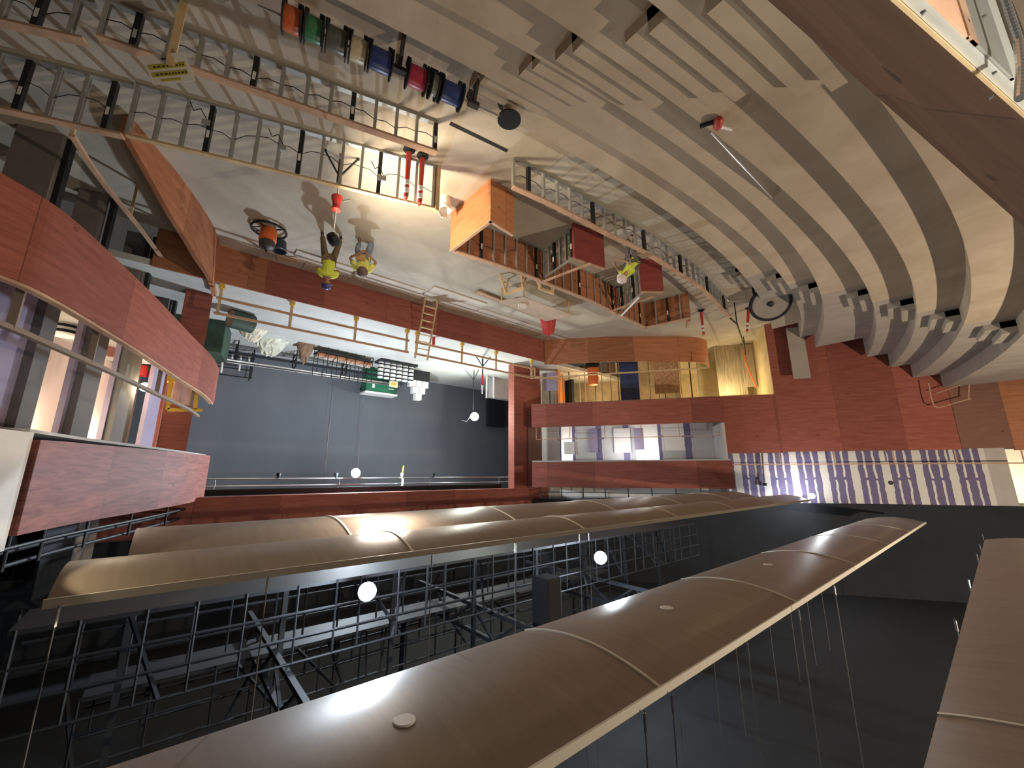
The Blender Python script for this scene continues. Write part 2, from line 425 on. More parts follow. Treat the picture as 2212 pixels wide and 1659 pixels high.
# left side -------------------------------------------------------------
OL = Vector((-15.2, 15.8, 0)); DL = Vector((0.576, 0.818, 0)).normalized(); NL = Vector((DL.y, -DL.x, 0))
def pL(s, off=0.0, z=0.0): return OL - DL * s + NL * off + Vector((0, 0, z))
def aL(px, py, off=0.0):
    p = hp(px, py, OL + NL * off, NL); return (-(p - OL).dot(DL), p.z)
def wallL(name, material, s0, s1, z0, z1, off=0.0, t=0.12, label=None, cat=None):
    return struct(MB().wall([pL(s0, off), pL(s1, off)], z0, z1, t, -1), name, material, label, cat)
def boxL(mb, s0, s1, off0, off1, z0, z1):
    mb.prism([tuple(pL(s, o).xy) for s, o in ((s0, off0), (s1, off0), (s1, off1), (s0, off1))], z0, z1); return mb
SE = aL(1557, 890)[0]
b1 = MB().wall([pL(-0.4, -1.6), pL(-0.4, 0), pL(SE, 0)], 3.66, 4.92, 0.14, -1)
struct(b1, 'wall_left_box_front', M_RED, 'lower red plywood box front on the far side wall, above the lit studs', 'wall')
b2 = MB().wall([pL(-0.4, -1.6), pL(-0.4, 0), pL(SE + .25, 0)], 6.78, 8.08, 0.14, -1)
struct(b2, 'wall_left_box_front_upper', M_RED, 'upper red plywood box front on the far side wall, under the railing', 'wall')
struct(boxL(MB(), -0.4, SE, -0.1, -4.5, 3.62, 3.72), 'floor_left_box', M_GYPPLAIN)
struct(boxL(MB(), -0.4, SE + .2, -0.1, -4.5, 6.70, 6.80), 'floor_left_box_upper', M_GYPPLAIN)
# recess between the two box fronts: boarded wall with two lit openings
d1, d2 = (aL(1372, 950, -2.0)[0], aL(1422, 950, -2.0)[0]), (aL(1212, 950, -2.0)[0], aL(1236, 950, -2.0)[0])
segs = [(-2, d2[0]), (d2[1], d1[0]), (d1[1], SE)]
gw = MB()
for a, b_ in segs: gw.wall([pL(a, -2.0), pL(b_, -2.0)], 3.72, 6.7, .12, -1)
struct(gw, 'wall_left_recess', gypsum('patch_gypsum', (0.20, 0.18, 0.30), (0.62, 0.62, 0.60), 1.5, 5.4, .31), 'patchy white and purple board wall between the far box fronts', 'wall')
wallL('wall_left_recess_rear', M_WHITE, -2, SE, 3.72, 6.7, -3.6)
wallL('wall_left_recess_end', M_GYPPLAIN, SE - .02, SE + .1, 4.95, 6.7, 0, 4)
lamp('lamp_left_recess', pL((d1[0] + d1[1]) / 2, -2.8, 6.2), 55, NEUT, 0.1)
lamp('lamp_left_recess', pL((d2[0] + d2[1]) / 2, -2.8, 6.2), 60, NEUT, 0.1)
lamp('lamp_left_recess_front', pL(4.5, -0.9, 6.45), 40, (0.95, 0.95, 1.0), 0.25)
for k, (sa, sb_, z0, z1) in enumerate(((2.55, 3.0, 4.9, 6.2), (3.9, 4.8, 4.9, 6.25), (5.0, 5.5, 4.9, 6.1), (1.1, 1.7, 5.6, 6.3))):
    wallL('trim_%d' % (k + 1), (M_GYPPURPLE, M_WHITE)[k % 2], sa, sb_, z0, z1, -1.86, 0.02)
# top gallery behind the railing
wallL('wall_left_gallery', M_WHITE, -2, SE, 8.0, 9.6, -1.9)
lamp('lamp_left_gallery', pL(5.6, -1.0, 9.0), 60, (0.95, 0.97, 1), 0.2)
# ground level: bulging parapet, room of studs behind it
gp = smooth_curve([(-15.35, 15.42), (-15.9, 14.75), (-16.75, 13.75), (-17.75, 12.65), (-19.27, 11.27), (-21.1, 9.85), (-22.3, 9.55), (-23.3, 9.9)])
struct(MB().wall(gp, 0, 1.42, .12, -1), 'wall_left_parapet', M_BROWN, 'low brown plywood parapet curving below the far boxes', 'wall')
wallL('wall_left_room', mat('raw_board', (0.34, 0.27, 0.18), .9, noise=.3, scale=1.5), -1, SE + 1, 0, 3.62, -6.0)
struct(MB().wall([(-17.2, 16.2), (-19.8, 18.0)], 0, 3.62, .1, -1), 'wall_left_room_end', M_ORANGE)
lamp('lamp_left_room', pL(3.2, -3.4, 3.2), 170, AMBER, 0.2)
lamp('lamp_left_room', pL(6.6, -4.2, 3.2), 60, AMBER, 0.2)
# big red wall with the lit side door below it
dA, dB = aL(1536, 800, -1.0)[0], aL(1666, 800, -.35)[0]
zH = aL(1660, 852, -.35)[1]
r0, r1 = SE + 0.02, aL(2056, 880, -.35)[0]
zT = 6.42
rw = MB(); rw.wall([pL(r0, -.35), pL(dB, -.35)], zH, zT, .12, -1); rw.wall([pL(dB, -.35), pL(r1, -.35)], 0, zT - .05, .12, -1)
struct(rw, 'wall_left', M_RED, 'tall red plywood wall beside the stepped seating tiers', 'wall')
r2 = aL(2167, 880, -.35)[0]
wallL('wall_left_taupe', M_TAUPE, r1, r2, 0, zT - .1, -.33)
struct(MB().wall([pL(r2, -.33), pL(r2 + 6, 2.0)], 0, zT, .12, -1), 'wall_left_rear', M_BROWN, 'orange brown plywood wall at the far rear corner', 'wall')
# corridor through the door
wallL('wall_left_corridor', mat('sallow_plaster', (0.66, 0.54, 0.30), 0.85, noise=.15, scale=1.2), SE - 1, dB + 1.6, 0, 3.62, -5.0)
struct(MB().wall([pL(dB, -.45), pL(dB + .5, -5)], 0, 3.62, .1, 1), 'wall_left_corridor_side', mat('sallow_plaster', (1, 1, 1)))
lamp('lamp_left_corridor', pL(dB - 1.3, -2.6, 2.9), 100, (1, .76, .40), 0.15)
struct(boxL(MB(), SE - 1, dB + 1.6, -.5, -5, 3.62, 3.7), 'ceiling_corridor', M_GYPPLAIN)
# striped gallery wall above the red wall
g0, g1 = aL(1563, 1000, -.95)[0], aL(2132, 1000, -.95)[0]
wallL('wall_left_striped', M_GYP, g0, g1, 6.2, 8.75, -.95, .12, 'purple board wall with white taped joints in upright stripes', 'wall')
g2 = aL(2178, 1000, -.95)[0]
wallL('wall_left_grey', M_GYPPLAIN, g1, g2, 6.2, 8.75, -.95)
struct(boxL(MB(), g0, g2 + 4, -.5, -1.2, 6.0, 6.1), 'floor_gallery', M_GYPPLAIN)
wallL('wall_left_lobby', M_WHITE, g2, g2 + 8, 6.2, 8.75, -4.0)
lamp('lamp_lobby', pL(g2 + 2.0, -2.0, 8.3), 260, (1, .80, .50), 0.2)
struct(boxL(MB(), g2, g2 + 8, -.95, -4, 8.75, 8.9), 'ceiling_lobby', M_BLACK)
struct(MB().wall([pL(-3, -.9), pL(30, -.9)], 8.72, 12.6, .2, -1), 'wall_left_black', M_BLACKWALL, 'black painted wall above the striped boards', 'wall')

# seating tiers -------------------------------------------------------------
CUB = [(0.0001, 0.0162, 0.3041, 6.1475), (-0.0002, 0.0059, 0.2246, 4.9971), (-0.0001, 0.0111, 0.2769, 4.0936), (-0.0001, 0.0069, 0.2245, 3.1298), (-0.0001, 0.0073, 0.2310, 2.1990), (-0.0001, 0.0079, 0.2429, 1.3171)]
RISE = 0.52
def yT(k, x):
    if k >= 6: return yT(5, x) - 1.05 * (k - 5)
    a, b_, c, d = CUB[k]
    if k == 0:
        return 0.5 * (((a * x + b_) * x + c) * x + d) + 0.5 * (yT(1, x) + 1.02)
    return ((a * x + b_) * x + c) * x + d
def tier_poly(k, x0, x1, back, n=40):
    xs = [x0 + (x1 - x0) * i / n for i in range(n + 1)]
    return [(x, yT(k, x)) for x in xs] + [(x, back(x)) for x in reversed(xs)]
def wall_x(y):      # where the red wall stands at this depth
    return pL(0, -.33).x - DL.x / DL.y * (pL(0, -.33).y - y)
EDGE_AISLE = [-15.0, -15.5, -16.0, -16.5, -16.95, -17.4, -17.9]
for k in range(7):
    xr = 3.2 if k < 5 else 0.6
    zt = RISE * (k + 1)
    bk = (lambda x, k=k: yT(k + 1, x) - 0.05) if k < 6 else (lambda x: yT(6, x) - 6)
    xa = EDGE_AISLE[k]
    o = struct(MB().prism(tier_poly(k, xa, xr, bk), 0, zt), 'floor_tier', M_TIER, 'curved seating tier of bare deck, step number %d from the orchestra floor' % (k + 1), 'floor')
    # beyond the aisle the tier runs on to the red wall
    xw = wall_x(yT(k, -25))
    struct(MB().prism(tier_poly(k, xw + .1, xa - 1.25, bk, 16), 0, zt), 'floor_tier_far', M_SHADEGREY)
    struct(MB().prism(tier_poly(k, xa - 1.3, xa + .05, bk, 6), 0, zt - 0.01), 'floor_aisle', M_SHADEGREY)
    st = MB()
    for j in (1, 2):
        st.prism([(xa - 1.25, yT(k, xa - 1.25) + .3 * j), (xa, yT(k, xa) + .3 * j), (xa, yT(k, xa) - .02), (xa - 1.25, yT(k, xa - 1.25) - .02)], 0, zt - RISE * j / 3)
    struct(st, 'floor_aisle_steps', M_SHADEGREY)
NEAR = [(1205, 1330, 2), (1275, 1465, 3), (1405, 1645, 4), (1590, 1850, 5)]
na = {2: ((1170, 150), (1310, 243)), 3: ((1265, 110), (1465, 220)), 4: ((1388, 112), (1640, 212)), 5: ((1575, 55), (1840, 203)), 1: ((1050, 180), (1200, 250))}
for k, (pa, pb) in na.items():
    zt = RISE * (k + 1); xa, xb = hz(*pa, zt).x, hz(*pb, zt).x
    st = MB()
    for j in (1, 2):
        n = 6; xs = [xa + (xb - xa) * i / n for i in range(n + 1)]
        st.prism([(x, yT(k, x) - .02) for x in xs] + [(x, yT(k, x) + .31 * j) for x in reversed(xs)], 0.05, zt - RISE * j / 3)
    struct(st, 'floor_aisle_steps', M_TIER)

# right side ------------------------------------------------------------------
RLOW = smooth_curve([(3.6, 6.2), (2.15, 7.75), (1.74, 8.37), (1.32, 9.59), (0.8, 11.28), (0.08, 13.9), (-0.52, 16.0), (-0.86, 17.86)])
struct(MB().wall(RLOW, 3.66, 4.92, .14, 1), 'wall_right_box_front', M_RED, 'long curved red box front on the near side, below the lit doorways', 'wall')
RUP = smooth_curve([(1.63, 9.25), (1.46, 9.95), (1.1, 11.25), (0.48, 13.0), (-0.3, 15.3), (-1.0, 17.7)])
nU = len(RUP)
struct(MB().wall(RUP, [6.90 - .12 * i / (nU - 1) for i in range(nU)], 8.26, .14, 1), 'wall_right_box_front_upper', ply('scuffed_red_plywood', (0.15, 0.050, 0.042), (0.36, 0.135, 0.11), rough=.62, var=.14), 'upper red box front on the near side, scuffed towards the stage', 'wall')
struct(MB().wall([(2.3, 7.6), (1.66, 9.2)], 6.8, 8.45, .1, 1), 'wall_right_board', M_WHITE, 'bare white board standing at the end of the upper near box front', 'wall')
struct(MB().prism([tuple(p) for p in RLOW] + [(2.6, 19), (5.5, 12), (6, 6.2)], 3.60, 3.68), 'floor_right_box', M_GYPPLAIN)
struct(MB().prism([tuple(p) for p in RUP] + [(2.6, 19), (5.5, 12), (6, 8)], 6.74, 6.79), 'floor_right_box_upper', M_GYPPLAIN)
P0R = Vector((3.8, 8.5, 0)); DR = (Vector((0.6, 18.5, 0)) - P0R).normalized(); NR = Vector((-DR.y, DR.x, 0))
def aR(px, py, off=0.0):
    p = hp(px, py, P0R + NR * off, NR); return ((p - P0R).dot(DR), p.z)
def pR(s, off=0.0, z=0.0): return P0R + DR * s + NR * off + Vector((0, 0, z))
doorsR = [(aR(88, 840)[0], aR(148, 840)[0]), (aR(197, 870)[0], aR(236, 870)[0]), (aR(283, 860)[0], aR(322, 860)[0])]
rwm = MB(); cur = -2.0
for a, b_ in doorsR:
    rwm.wall([pR(cur), pR(a)], 3.68, 6.74, .12, -1); cur = b_
rwm.wall([pR(cur), pR(aR(348, 860)[0])], 3.68, 6.74, .12, -1)
struct(rwm, 'wall_right_recess', M_GYPPURPLE, 'grey board wall behind the near boxes with three lit doorways', 'wall')
struct(MB().wall([pR(-2, -1.7), pR(12.5, -1.3)], 3.68, 6.74, .1, -1), 'wall_right_corridor', mat('blush_board', (0.78, 0.64, 0.62), .85))
struct(MB().wall([pR(aR(350, 880)[0], 0), pR(13.2, 0)], 3.68, 8.2, .12, -1), 'wall_right_end', M_RED)
for s_, w in ((doorsR[0][1] - .1, 60), (doorsR[1][0] + .2, 50), (doorsR[2][1] - .1, 50)):
    lamp('lamp_right_corridor', pR(s_, -.9, 6.2), w, (1, .84, .58), 0.1)
lamp('lamp_right_box', hz(313, 836, 4.75) * 1.0 + Vector((0, 0, .1)), 60, (1, .86, .58), 0.08)
for a, b_, dk in ((150, 190, 0), (240, 276, 0), (24, 60, 1)):
    sa_, sb_ = aR(a, 860)[0], aR(b_, 860)[0]
    struct(MB().wall([pR(sa_, -.14), pR(sb_, -.14)], 3.68, 6.74, .3, 1), 'wall_right_pier', mat('dark_pier', (.16, .155, .15), .9))
struct(MB().wall([(p[0] + .0, p[1]) for p in RLOW], 4.92, 4.96, .12, 1), 'trim_9', M_PLATE, 'pale lumber cap on the long curved near box front', 'trim')
# lower right side aisle under the boxes
struct(MB().wall([(9, 10.5), (6.2, 12.5), (4.4, 15.3), (3.3, 18), (2.6, 22)], 0, 3.6, .15, -1), 'wall_right', mat('dim_grey_board', (0.30, 0.28, 0.26), .9, noise=.2, scale=.8), 'grey unfinished wall under the near boxes', 'wall')
CURV = smooth_curve([(1.62, 10.6), (1.2, 11.4), (0.82, 12.1), (0.2, 13.5), (-0.25, 14.9), (-0.5, 16.4)])
nC = len(CURV)
struct(MB().wall(CURV, 0, [0.45 + 1.0 * min(1, i / (nC * .6)) for i in range(nC)], .12, -1), 'wall_right_parapet', M_BROWN, 'low curved brown plywood parapet beside the near side aisle', 'wall')
struct(MB().wall([(9, -14), (9, 28)], 0, 12.6, .2, -1), 'wall_house_right', M_BLACKWALL)
#@@OBJECTS

# ================================================================== THINGS
def resample(pts, step):
    P = [Vector((p[0], p[1])) for p in pts]; out = [P[0].copy()]; need = step; ang = [(P[1] - P[0]).normalized()]
    for a, b in zip(P[:-1], P[1:]):
        L = (b - a).length; d = (b - a) / L if L else Vector((1, 0)); pos = 0
        while pos + need <= L:
            pos += need; out.append(a + d * pos); ang.append(d.copy()); need = step
        need -= (L - pos)
    return out, ang
def stud_wall(pts, h, label, step=0.41, black=4, labels=True, plate=0.15, skin=None, skin_side=-1, group=None, base=0.0, plate_mat=None, phase=2, wires=True):
    """low framed wall: track, studs, lumber plate on top; every few studs a black one with a paper label"""
    o = thing('stud_wall', (pts[0][0], pts[0][1], base), label, 'stud wall', group)
    P = [(p[0], p[1]) for p in pts]
    t = MB(); pl = MB()
    for a, b in zip(P[:-1], P[1:]):
        t.bar((*a, base + .03), (*b, base + .03), .10, .06)
        pl.bar((*a, base + h - .02), (*b, base + h - .02), plate, .045)
    t.build('bottom_track', M_GALV, o); pl.build('top_plate', plate_mat or M_PLATE, o)
    S, A = resample(P, step)
    for i, (q, d) in enumerate(zip(S, A)):
        rz = math.atan2(d.y, d.x); blk = i % black == phase
        w = .085 if blk else .032
        s = MB().box((q.x, q.y, base + h / 2), (w, .09, h - .07), rz)
        if not blk:
            e = Vector((-d.y, d.x)) * .035
            s.box((q.x + d.x * .02 + e.x, q.y + d.y * .02 + e.y, base + h / 2), (.045, .006, h - .07), rz)
            s.box((q.x + d.x * .02 - e.x, q.y + d.y * .02 - e.y, base + h / 2), (.045, .006, h - .07), rz)
        st = s.build('stud', M_DARKSTUD if blk else M_GALV, o)
        if blk and labels:
            n = Vector((d.y, -d.x)) * .048
            if n.dot(-q) < 0: n = -n
            MB().box((q.x + n.x, q.y + n.y, base + h * .62), (.05, .004, .17), rz).build('paper_label', M_LABEL, st)
    if wires:
        w = MB(); k = 0; rng = random.Random(int(h * 100) + len(S))
        prev = None
        for q in S:
            z = base + h * (.35 + .3 * rng.random()); c = (q.x, q.y, z)
            if prev:
                mid = lerp(prev, c, .5) - Vector((0, 0, .06)); w.path([prev, mid, c], .008, 5)
            prev = c
        w.build('wiring', M_DARKSTUD, o)
    if skin:
        MB().wall(P, base + .0, base + h - .05, .02, skin_side).build('plywood_skin', skin, o)
    return o

# near parapet that the camera looks over ------------------------------------
d_ = Vector((-0.962, -0.272, 0)); n_ = Vector((0.272, -0.962, 0)); T_ = Vector((-.95, -.015, 0))
pr = thing('balcony_parapet', (-1.5, 0, 5.6), 'raked brown plywood balcony parapet with exposed studs, nearest to the viewer', 'parapet')
t0, t1 = T_ - d_ * 1.1, T_ + d_ * 3.6
f0, f1 = Vector((-.55, .50, 0)), Vector((-5.4, -.58, 0))
Zt, Zb = 6.5, 5.6
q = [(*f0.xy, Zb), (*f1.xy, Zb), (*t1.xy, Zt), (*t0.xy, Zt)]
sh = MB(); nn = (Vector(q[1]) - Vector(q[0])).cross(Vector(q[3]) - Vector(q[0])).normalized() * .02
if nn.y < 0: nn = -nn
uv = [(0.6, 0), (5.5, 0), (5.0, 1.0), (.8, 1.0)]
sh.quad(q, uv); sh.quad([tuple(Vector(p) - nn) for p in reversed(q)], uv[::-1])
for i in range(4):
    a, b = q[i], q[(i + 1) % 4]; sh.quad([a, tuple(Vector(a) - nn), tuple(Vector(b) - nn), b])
sh.build('plywood_face', ply('parapet_plywood', (0.125, 0.058, 0.030), (0.175, 0.085, 0.045), knots=.8, var=.12), pr)  # base colour darkened to hold the shade on this back-lit face
e0, e1 = t0 + n_ * .012, t1 + n_ * .012
MB().bar((*(t0 + n_ * .004).xy, Zt + .002), (*(t1 + n_ * .004).xy, Zt + .002), .006, .016).build('cut_edge', M_PLATE2, pr)
MB().bar((*(e0 + n_ * .002).xy, Zt - .012), (*(e1 + n_ * .002).xy, Zt - .012), .012, .03).build('top_track', mat('pale_track', (.72, .74, .70), .4, .3), pr)
PP = T_ + n_ * .020 + Vector((0, 0, 6))
def strip(xa, xb, py, depth, material, name, z0=5.5, z1=6.47):
    a, b = hp(xa, py, PP, n_), hp(xb, py, PP, n_); c = (a + b) / 2; w = (b.xy - a.xy).length
    MB().box((c.x, c.y, (z0 + z1) / 2), (w, depth, z1 - z0), math.atan2(d_.y, d_.x)).build(name, material, pr)
strip(1945, 1990, 20, .010, M_GALV, 'stud'); strip(2000, 2076, 40, .006, mat('salmon_board', (0.78, 0.46, 0.30), .8, noise=.08), 'back_board')
strip(2080, 2094, 60, .012, M_PLATE, 'lumber_strip'); strip(2098, 2160, 100, .010, M_GALV, 'stud')
strip(2164, 2182, 120, .012, mat('pale_track', (1, 1, 1)), 'stud')
for x, y in ((2122, 38), (2144, 160), (2136, 212), (1990, 30)):
    c = hp(x, y, PP + n_ * .024, n_); MB().tube(c, c + n_ * .006, .004, .0025, 8).build('screw', M_PIPE, pr)
cb = MB(); pts = [hp(x, y, PP + n_ * .045, n_) for x, y in ((2160, -30), (2180, 30), (2200, 90), (2206, 150), (2203, 215))]
for a, b in zip(pts[:-1], pts[1:]):
    for i in range(8):
        c = lerp(a, b, i / 8); e = lerp(a, b, (i + .7) / 8); cb.tube(c, e, .0085, .007, 10)
cb.build('flexible_conduit', M_PIPE, pr)

# hung ceiling panels --------------------------------------------------------
def cloud(yn, zn, yf, zf, x0, x1, seams, bulge, label, trim=True):
    o = thing('ceiling_panel', ((x0 + x1) / 2, (yn + yf) / 2, zn), label, 'ceiling panel', 'hung ceiling panels')
    def sec(t, dz=0): return (yn + (yf - yn) * t, zn + (zf - zn) * t - bulge * 4 * t * (1 - t) + dz)
    xs = [x0] + sorted([s for s in seams if x1 < s < x0], reverse=True) + [x1]
    NS = 14
    for a, b in zip(xs[:-1], xs[1:]):
        p = MB(); k = 0
        for i in range(NS + 1):
            y, z = sec(i / NS); p.v += [(a - .012, y, z), (b + .012, y, z), (b + .012, y, z + .04), (a - .012, y, z + .04)]
        for i in range(NS):
            A, B = 4 * i, 4 * i + 4
            for j in range(4):
                w = (j + 1) % 4; p.face((A + j, A + w, B + w, B + j) if True else ())
        p.face((0, 1, 2, 3)); n = 4 * NS; p.face((n + 3, n + 2, n + 1, n))
        p.build('veneer_panel', M_VENEER, o, smooth=True)
    for s in xs[1:-1]:
        p = MB(); pp = [(s, *sec(i / NS, -.004)) for i in range(NS + 1)]
        for a, b in zip(pp[:-1], pp[1:]): p.bar(a, b, .034, .02, up=(0, 0, 1))
        p.build('seam_strip', M_SEAM, o)
    if trim:
        MB().bar((x0, yn - .006, zn), (x1, yn - .006, zn), .02, .075).build('edge_trim', M_SEAM, o)
    return o, sec
cA, secA = cloud(5.28, 8.45, 6.45, 8.30, 0.62, -20.4, [-2.72, -6.3, -9.8, -13.2, -16.8], .11, 'brown veneer ceiling panel with a warm lit patch at its end, hung before the stage')
cA2, secA2 = cloud(6.50, 8.33, 8.25, 8.20, 0.2, -18.5, [-2.3, -5.6, -9.0, -12.4, -15.9], .14, 'narrow brown veneer ceiling panel closest to the stage header', trim=False)
cB, secB = cloud(2.30, 9.3, 4.15, 9.3, 3.6, -23.6, [.2, -3.71, -7.58, -11.54, -15.5, -19.4], .15, 'widest brown veneer ceiling panel with white seams and round discs, crossing overhead')
cC, secC = cloud(-1.3, 9.35, .66, 9.3, 3.6, -18.9, [-5.06], .15, 'dim brown veneer ceiling panel at the edge of view beside the dark gap')
rods = []
def hanger(x, y, z0, label, z1=12.58):
    r = MB().tube((x, y, z0), (x, y, z1), .007, n=6).build('hanger_rod', M_ROD)
    MB().tube((x, y, z0 + .02), (x, y, z0 + .16), .014, n=6).build('bright_clip', M_PIPE, r)
    tag(r, label, 'hanger rod', 'hanger rods of the ceiling panels'); rods.append(r)
for px, py in ((1393, 1535), (1450, 1495), (1605, 1385), (1712, 1312), (1790, 1262)):
    p = hz(px, py, 9.33); hanger(p.x, 2.26, 9.33, 'thin steel hanger rod on the front edge of the widest ceiling panel')
for px, py in ((125, 1318), (575, 1248), (917, 1196), (1097, 1172), (1230, 1152), (1256, 1150)):
    p = hz(px, py, 8.5); hanger(p.x, 5.24, 8.47, 'thin steel hanger rod on the pale edge of the warm lit ceiling panel')
for px in (1430, 1507, 1555, 1630, 1677, 1715, 1748):
    p = hy(px, 1150, 4.3); hanger(p.x, 4.22, 9.32, 'short bright hanger rod over the back edge of the widest ceiling panel')
for px, py in ((1985, 1270), (2020, 1212), (2030, 1190), (2042, 1168), (1937, 1360)):
    p = hz(px, py, 9.6); hanger(p.x, .74, 9.3, 'hanger rod in the dark gap before the dim ceiling panel')
for px, py, sc in ((873, 1563, .055), (1441, 1317, .055), (1660, 1222, .055)):
    p = hz(px, py, 9.17); t = (p.y - 2.30) / 1.85; y, z = secB(min(max(t, .1), .9))
    o = MB().lathe([(.0, -.006), (.075, -.006), (.085, .0), (.085, .012)], (p.x, y, z - .004), 20).build('ceiling_disc', M_WHITEP)
    tag(o, 'flat white disc on the underside of the widest ceiling panel, %s' % {873: 'nearest to the viewer', 1441: 'second from the viewer', 1660: 'farthest from the viewer'}[px], 'ceiling disc', 'discs on the ceiling panel')

# catwalk above the panels ----------------------------------------------------
def catwalk(y0, y1, z, x0, x1, label, h=1.15, rails=3, seed=1, step=.62):
    rng = random.Random(seed)
    o = thing('catwalk', ((x0 + x1) / 2, y0, z), label, 'catwalk')
    MB().prism([(x0, y0), (x1, y0), (x1, y1), (x0, y1)], z - .06, z).build('walkway_deck', M_STEEL, o)
    for y in (y0, y1):
        r = MB()
        for k in range(rails): r.tube((x0, y, z + h * (k + 1) / rails), (x1, y, z + h * (k + 1) / rails), .022, n=6)
        r.build('guard_rail', M_STEEL, o)
        n = int(abs(x1 - x0) / step)
        for i in range(n + 1):
            x = x0 + (x1 - x0) * i / n + rng.uniform(-.12, .12)
            MB().tube((x, y, z - .06), (x, y, z + h), .020, n=6).build('post', M_STEEL, o)
    for i in range(10):
        x = x0 + (x1 - x0) * rng.random(); MB().bar((x, y0, z + h), (x + rng.uniform(-.9, .9), y1, z + .05), .05, .05).build('brace', M_STEEL, o)
    pass
    for i in range(8):
        x = x0 + (x1 - x0) * (i + .5) / 8; MB().bar((x, y1, z - .06), (x, y1, 12.62), .09, .09).build('suspension_post', M_STEEL, o)
    return o
catwalk(8.2, 9.3, 9.35, 1.2, -16.5, 'dark steel catwalk with guard rails over the ceiling panels, lit by two glaring lamps', seed=3)
catwalk(9.9, 10.9, 10.9, .5, -13.0, 'upper dark steel catwalk hung above the other one in the black roof space', h=.9, rails=2, seed=5, step=.9)
for i in range(3):
    x = -2.0 - 4.4 * i
    o = MB()
    for zz in (10.6, 11.2):
        o.bar((x, 4.6, zz), (x, 12, zz), .09, .09)
    for k in range(8): o.bar((x, 4.6 + .92 * k, 10.6 if k % 2 else 11.2), (x, 5.52 + .92 * k, 11.2 if k % 2 else 10.6), .05, .05)
    tag(o.build('roof_truss', M_STEEL), 'dark lattice roof truss over the catwalk', 'truss', 'roof trusses')
# big duct drop beside the catwalk
tag(MB().box((-7.3, 7.4, 11.2), (.5, .5, 2.85)).build('dark_duct', M_BLACK, bevel=.03), 'black boxy duct standing among the catwalk bars', 'duct')
def lamp_head(loc, aim, label, size=.16, group='glaring work lamps', material=None, post=None):
    o = thing('work_lamp', loc, label, 'work lamp', group)
    a = (Vector(aim) - Vector(loc)).normalized()
    MB().lathe([(size * .55, -.16), (size * .8, -.1), (size, 0), (size * 1.05, .02)], loc, 20, a).build('housing', M_DARKSTUD, o, smooth=True)
    MB().lathe([(0, .021), (size * .95, .021), (size * .95, .03), (0, .032)], loc, 20, a).build('lit_lens', material or M_LAMP, o)
    if post: MB().tube(loc, post, .015, n=8).build('bracket', M_DARKSTUD, o)
    return o
lamp_head((-3.02, 7.55, 9.42), CAM, 'glaring white work lamp between the two front ceiling panels, nearer one', .15, post=(-3.02, 8.2, 9.42))
lamp_head((-9.55, 7.55, 9.66), CAM, 'glaring white work lamp among the catwalk bars, farther one', .17, post=(-9.55, 8.2, 9.66))
lamp_head((-6.49, 18.5, 7.36), (-6.49, 10, 6.3), 'glaring white lamp hung on the pipe across the stage opening', .2, post=(-6.49, 18.95, 7.56))
lamp_head((-22.2, 5.62, 8.35), CAM, 'small bright lamp at the top of the striped far wall', .12, post=(-22.2 - .98 * .818, 5.62 + .98 * .576, 8.40))

# framed walls on the orchestra floor -------------------------------------------
stud_wall([(3.6, 8.9), (1.9, 8.13)], .80, 'low stud wall with lumber cap in the dim corner, left of the paper sign post', phase=3)
stud_wall([(1.75, 7.95), (-3.45, 6.58)], .78, 'long low stud wall with lumber cap, its studs tagged and wired, behind the cable spools', black=4, phase=1)
w2 = stud_wall([(3.3, 10.3), (1.5, 9.62)], 1.2, 'taller stud wall with black tagged studs in the dim near corner', black=3, phase=1)
w3 = stud_wall([(1.45, 9.55), (-4.05, 7.72)], 1.2, 'taller stud wall with pine cap along the work light aisle', black=4, phase=3, plate=.09, plate_mat=M_PLATE2)
for x, z in ((-.95, .62), (.35, .5), (-2.9, .75)):
    y = 7.72 + (x + 4.05) * (9.55 - 7.72) / 5.5
    MB().box((x, y - .03, z), (.14, .08, .12), .32).build('junction_box', M_GALV, w3)
    MB().path([(x, y - .06, z - .06), (x + .12, y - .1, z - .22), (x + .22, y - .08, z - .12), (x + .3, y - .05, z - .3)], .009, 5).build('loose_wire', M_DARKSTUD, w3)
tag(MB().bar((-4.1, 7.7, 0), (-4.1, 7.7, 1.24), .10, .10).build('end_post', M_PLATE2), 'upright pine post closing the taller stud wall beside the red tubes', 'post')
pit = [hz(*p, .80) for p in ((1108, 404), (1205, 449), (1315, 507), (1394, 546), (1469, 593), (1516, 624), (1577, 686))]
stud_wall(smooth_curve([p.xy for p in pit], 4), .82, 'long curved stud wall with lumber cap at the foot of the seating tiers', step=.45, black=5, labels=False, phase=1)
P2 = [hz(*p, 1.2) for p in ((983, 545), (1128, 592), (1171, 610), (1280, 653), (1335, 681), (1394, 709))]
stud_wall([p.xy for p in P2], 1.2, 'stud wall of the pit backed with brown plywood, tagged black studs', step=.42, black=5, skin=M_BROWN, skin_side=-1, phase=2)
P3 = [hz(1394, 709, 1.2), hz(1492, 688, 1.2)]
stud_wall([p.xy for p in P3], 1.2, 'short stud wall closing the pit below the far red boxes', step=.5, skin=M_BROWN, black=4)
stud_wall([(-8.75, 8.75), (-8.5, 7.2)], 1.05, 'short cross wall of grey studs beside the standing red panel', step=.3, black=3, plate=.06, plate_mat=M_GALV)
stud_wall([(-13.2, 9.1), (-12.2, 7.2)], 1.05, 'short cross wall of grey studs beside the second standing red panel', step=.3, black=3, plate=.06, plate_mat=M_GALV)
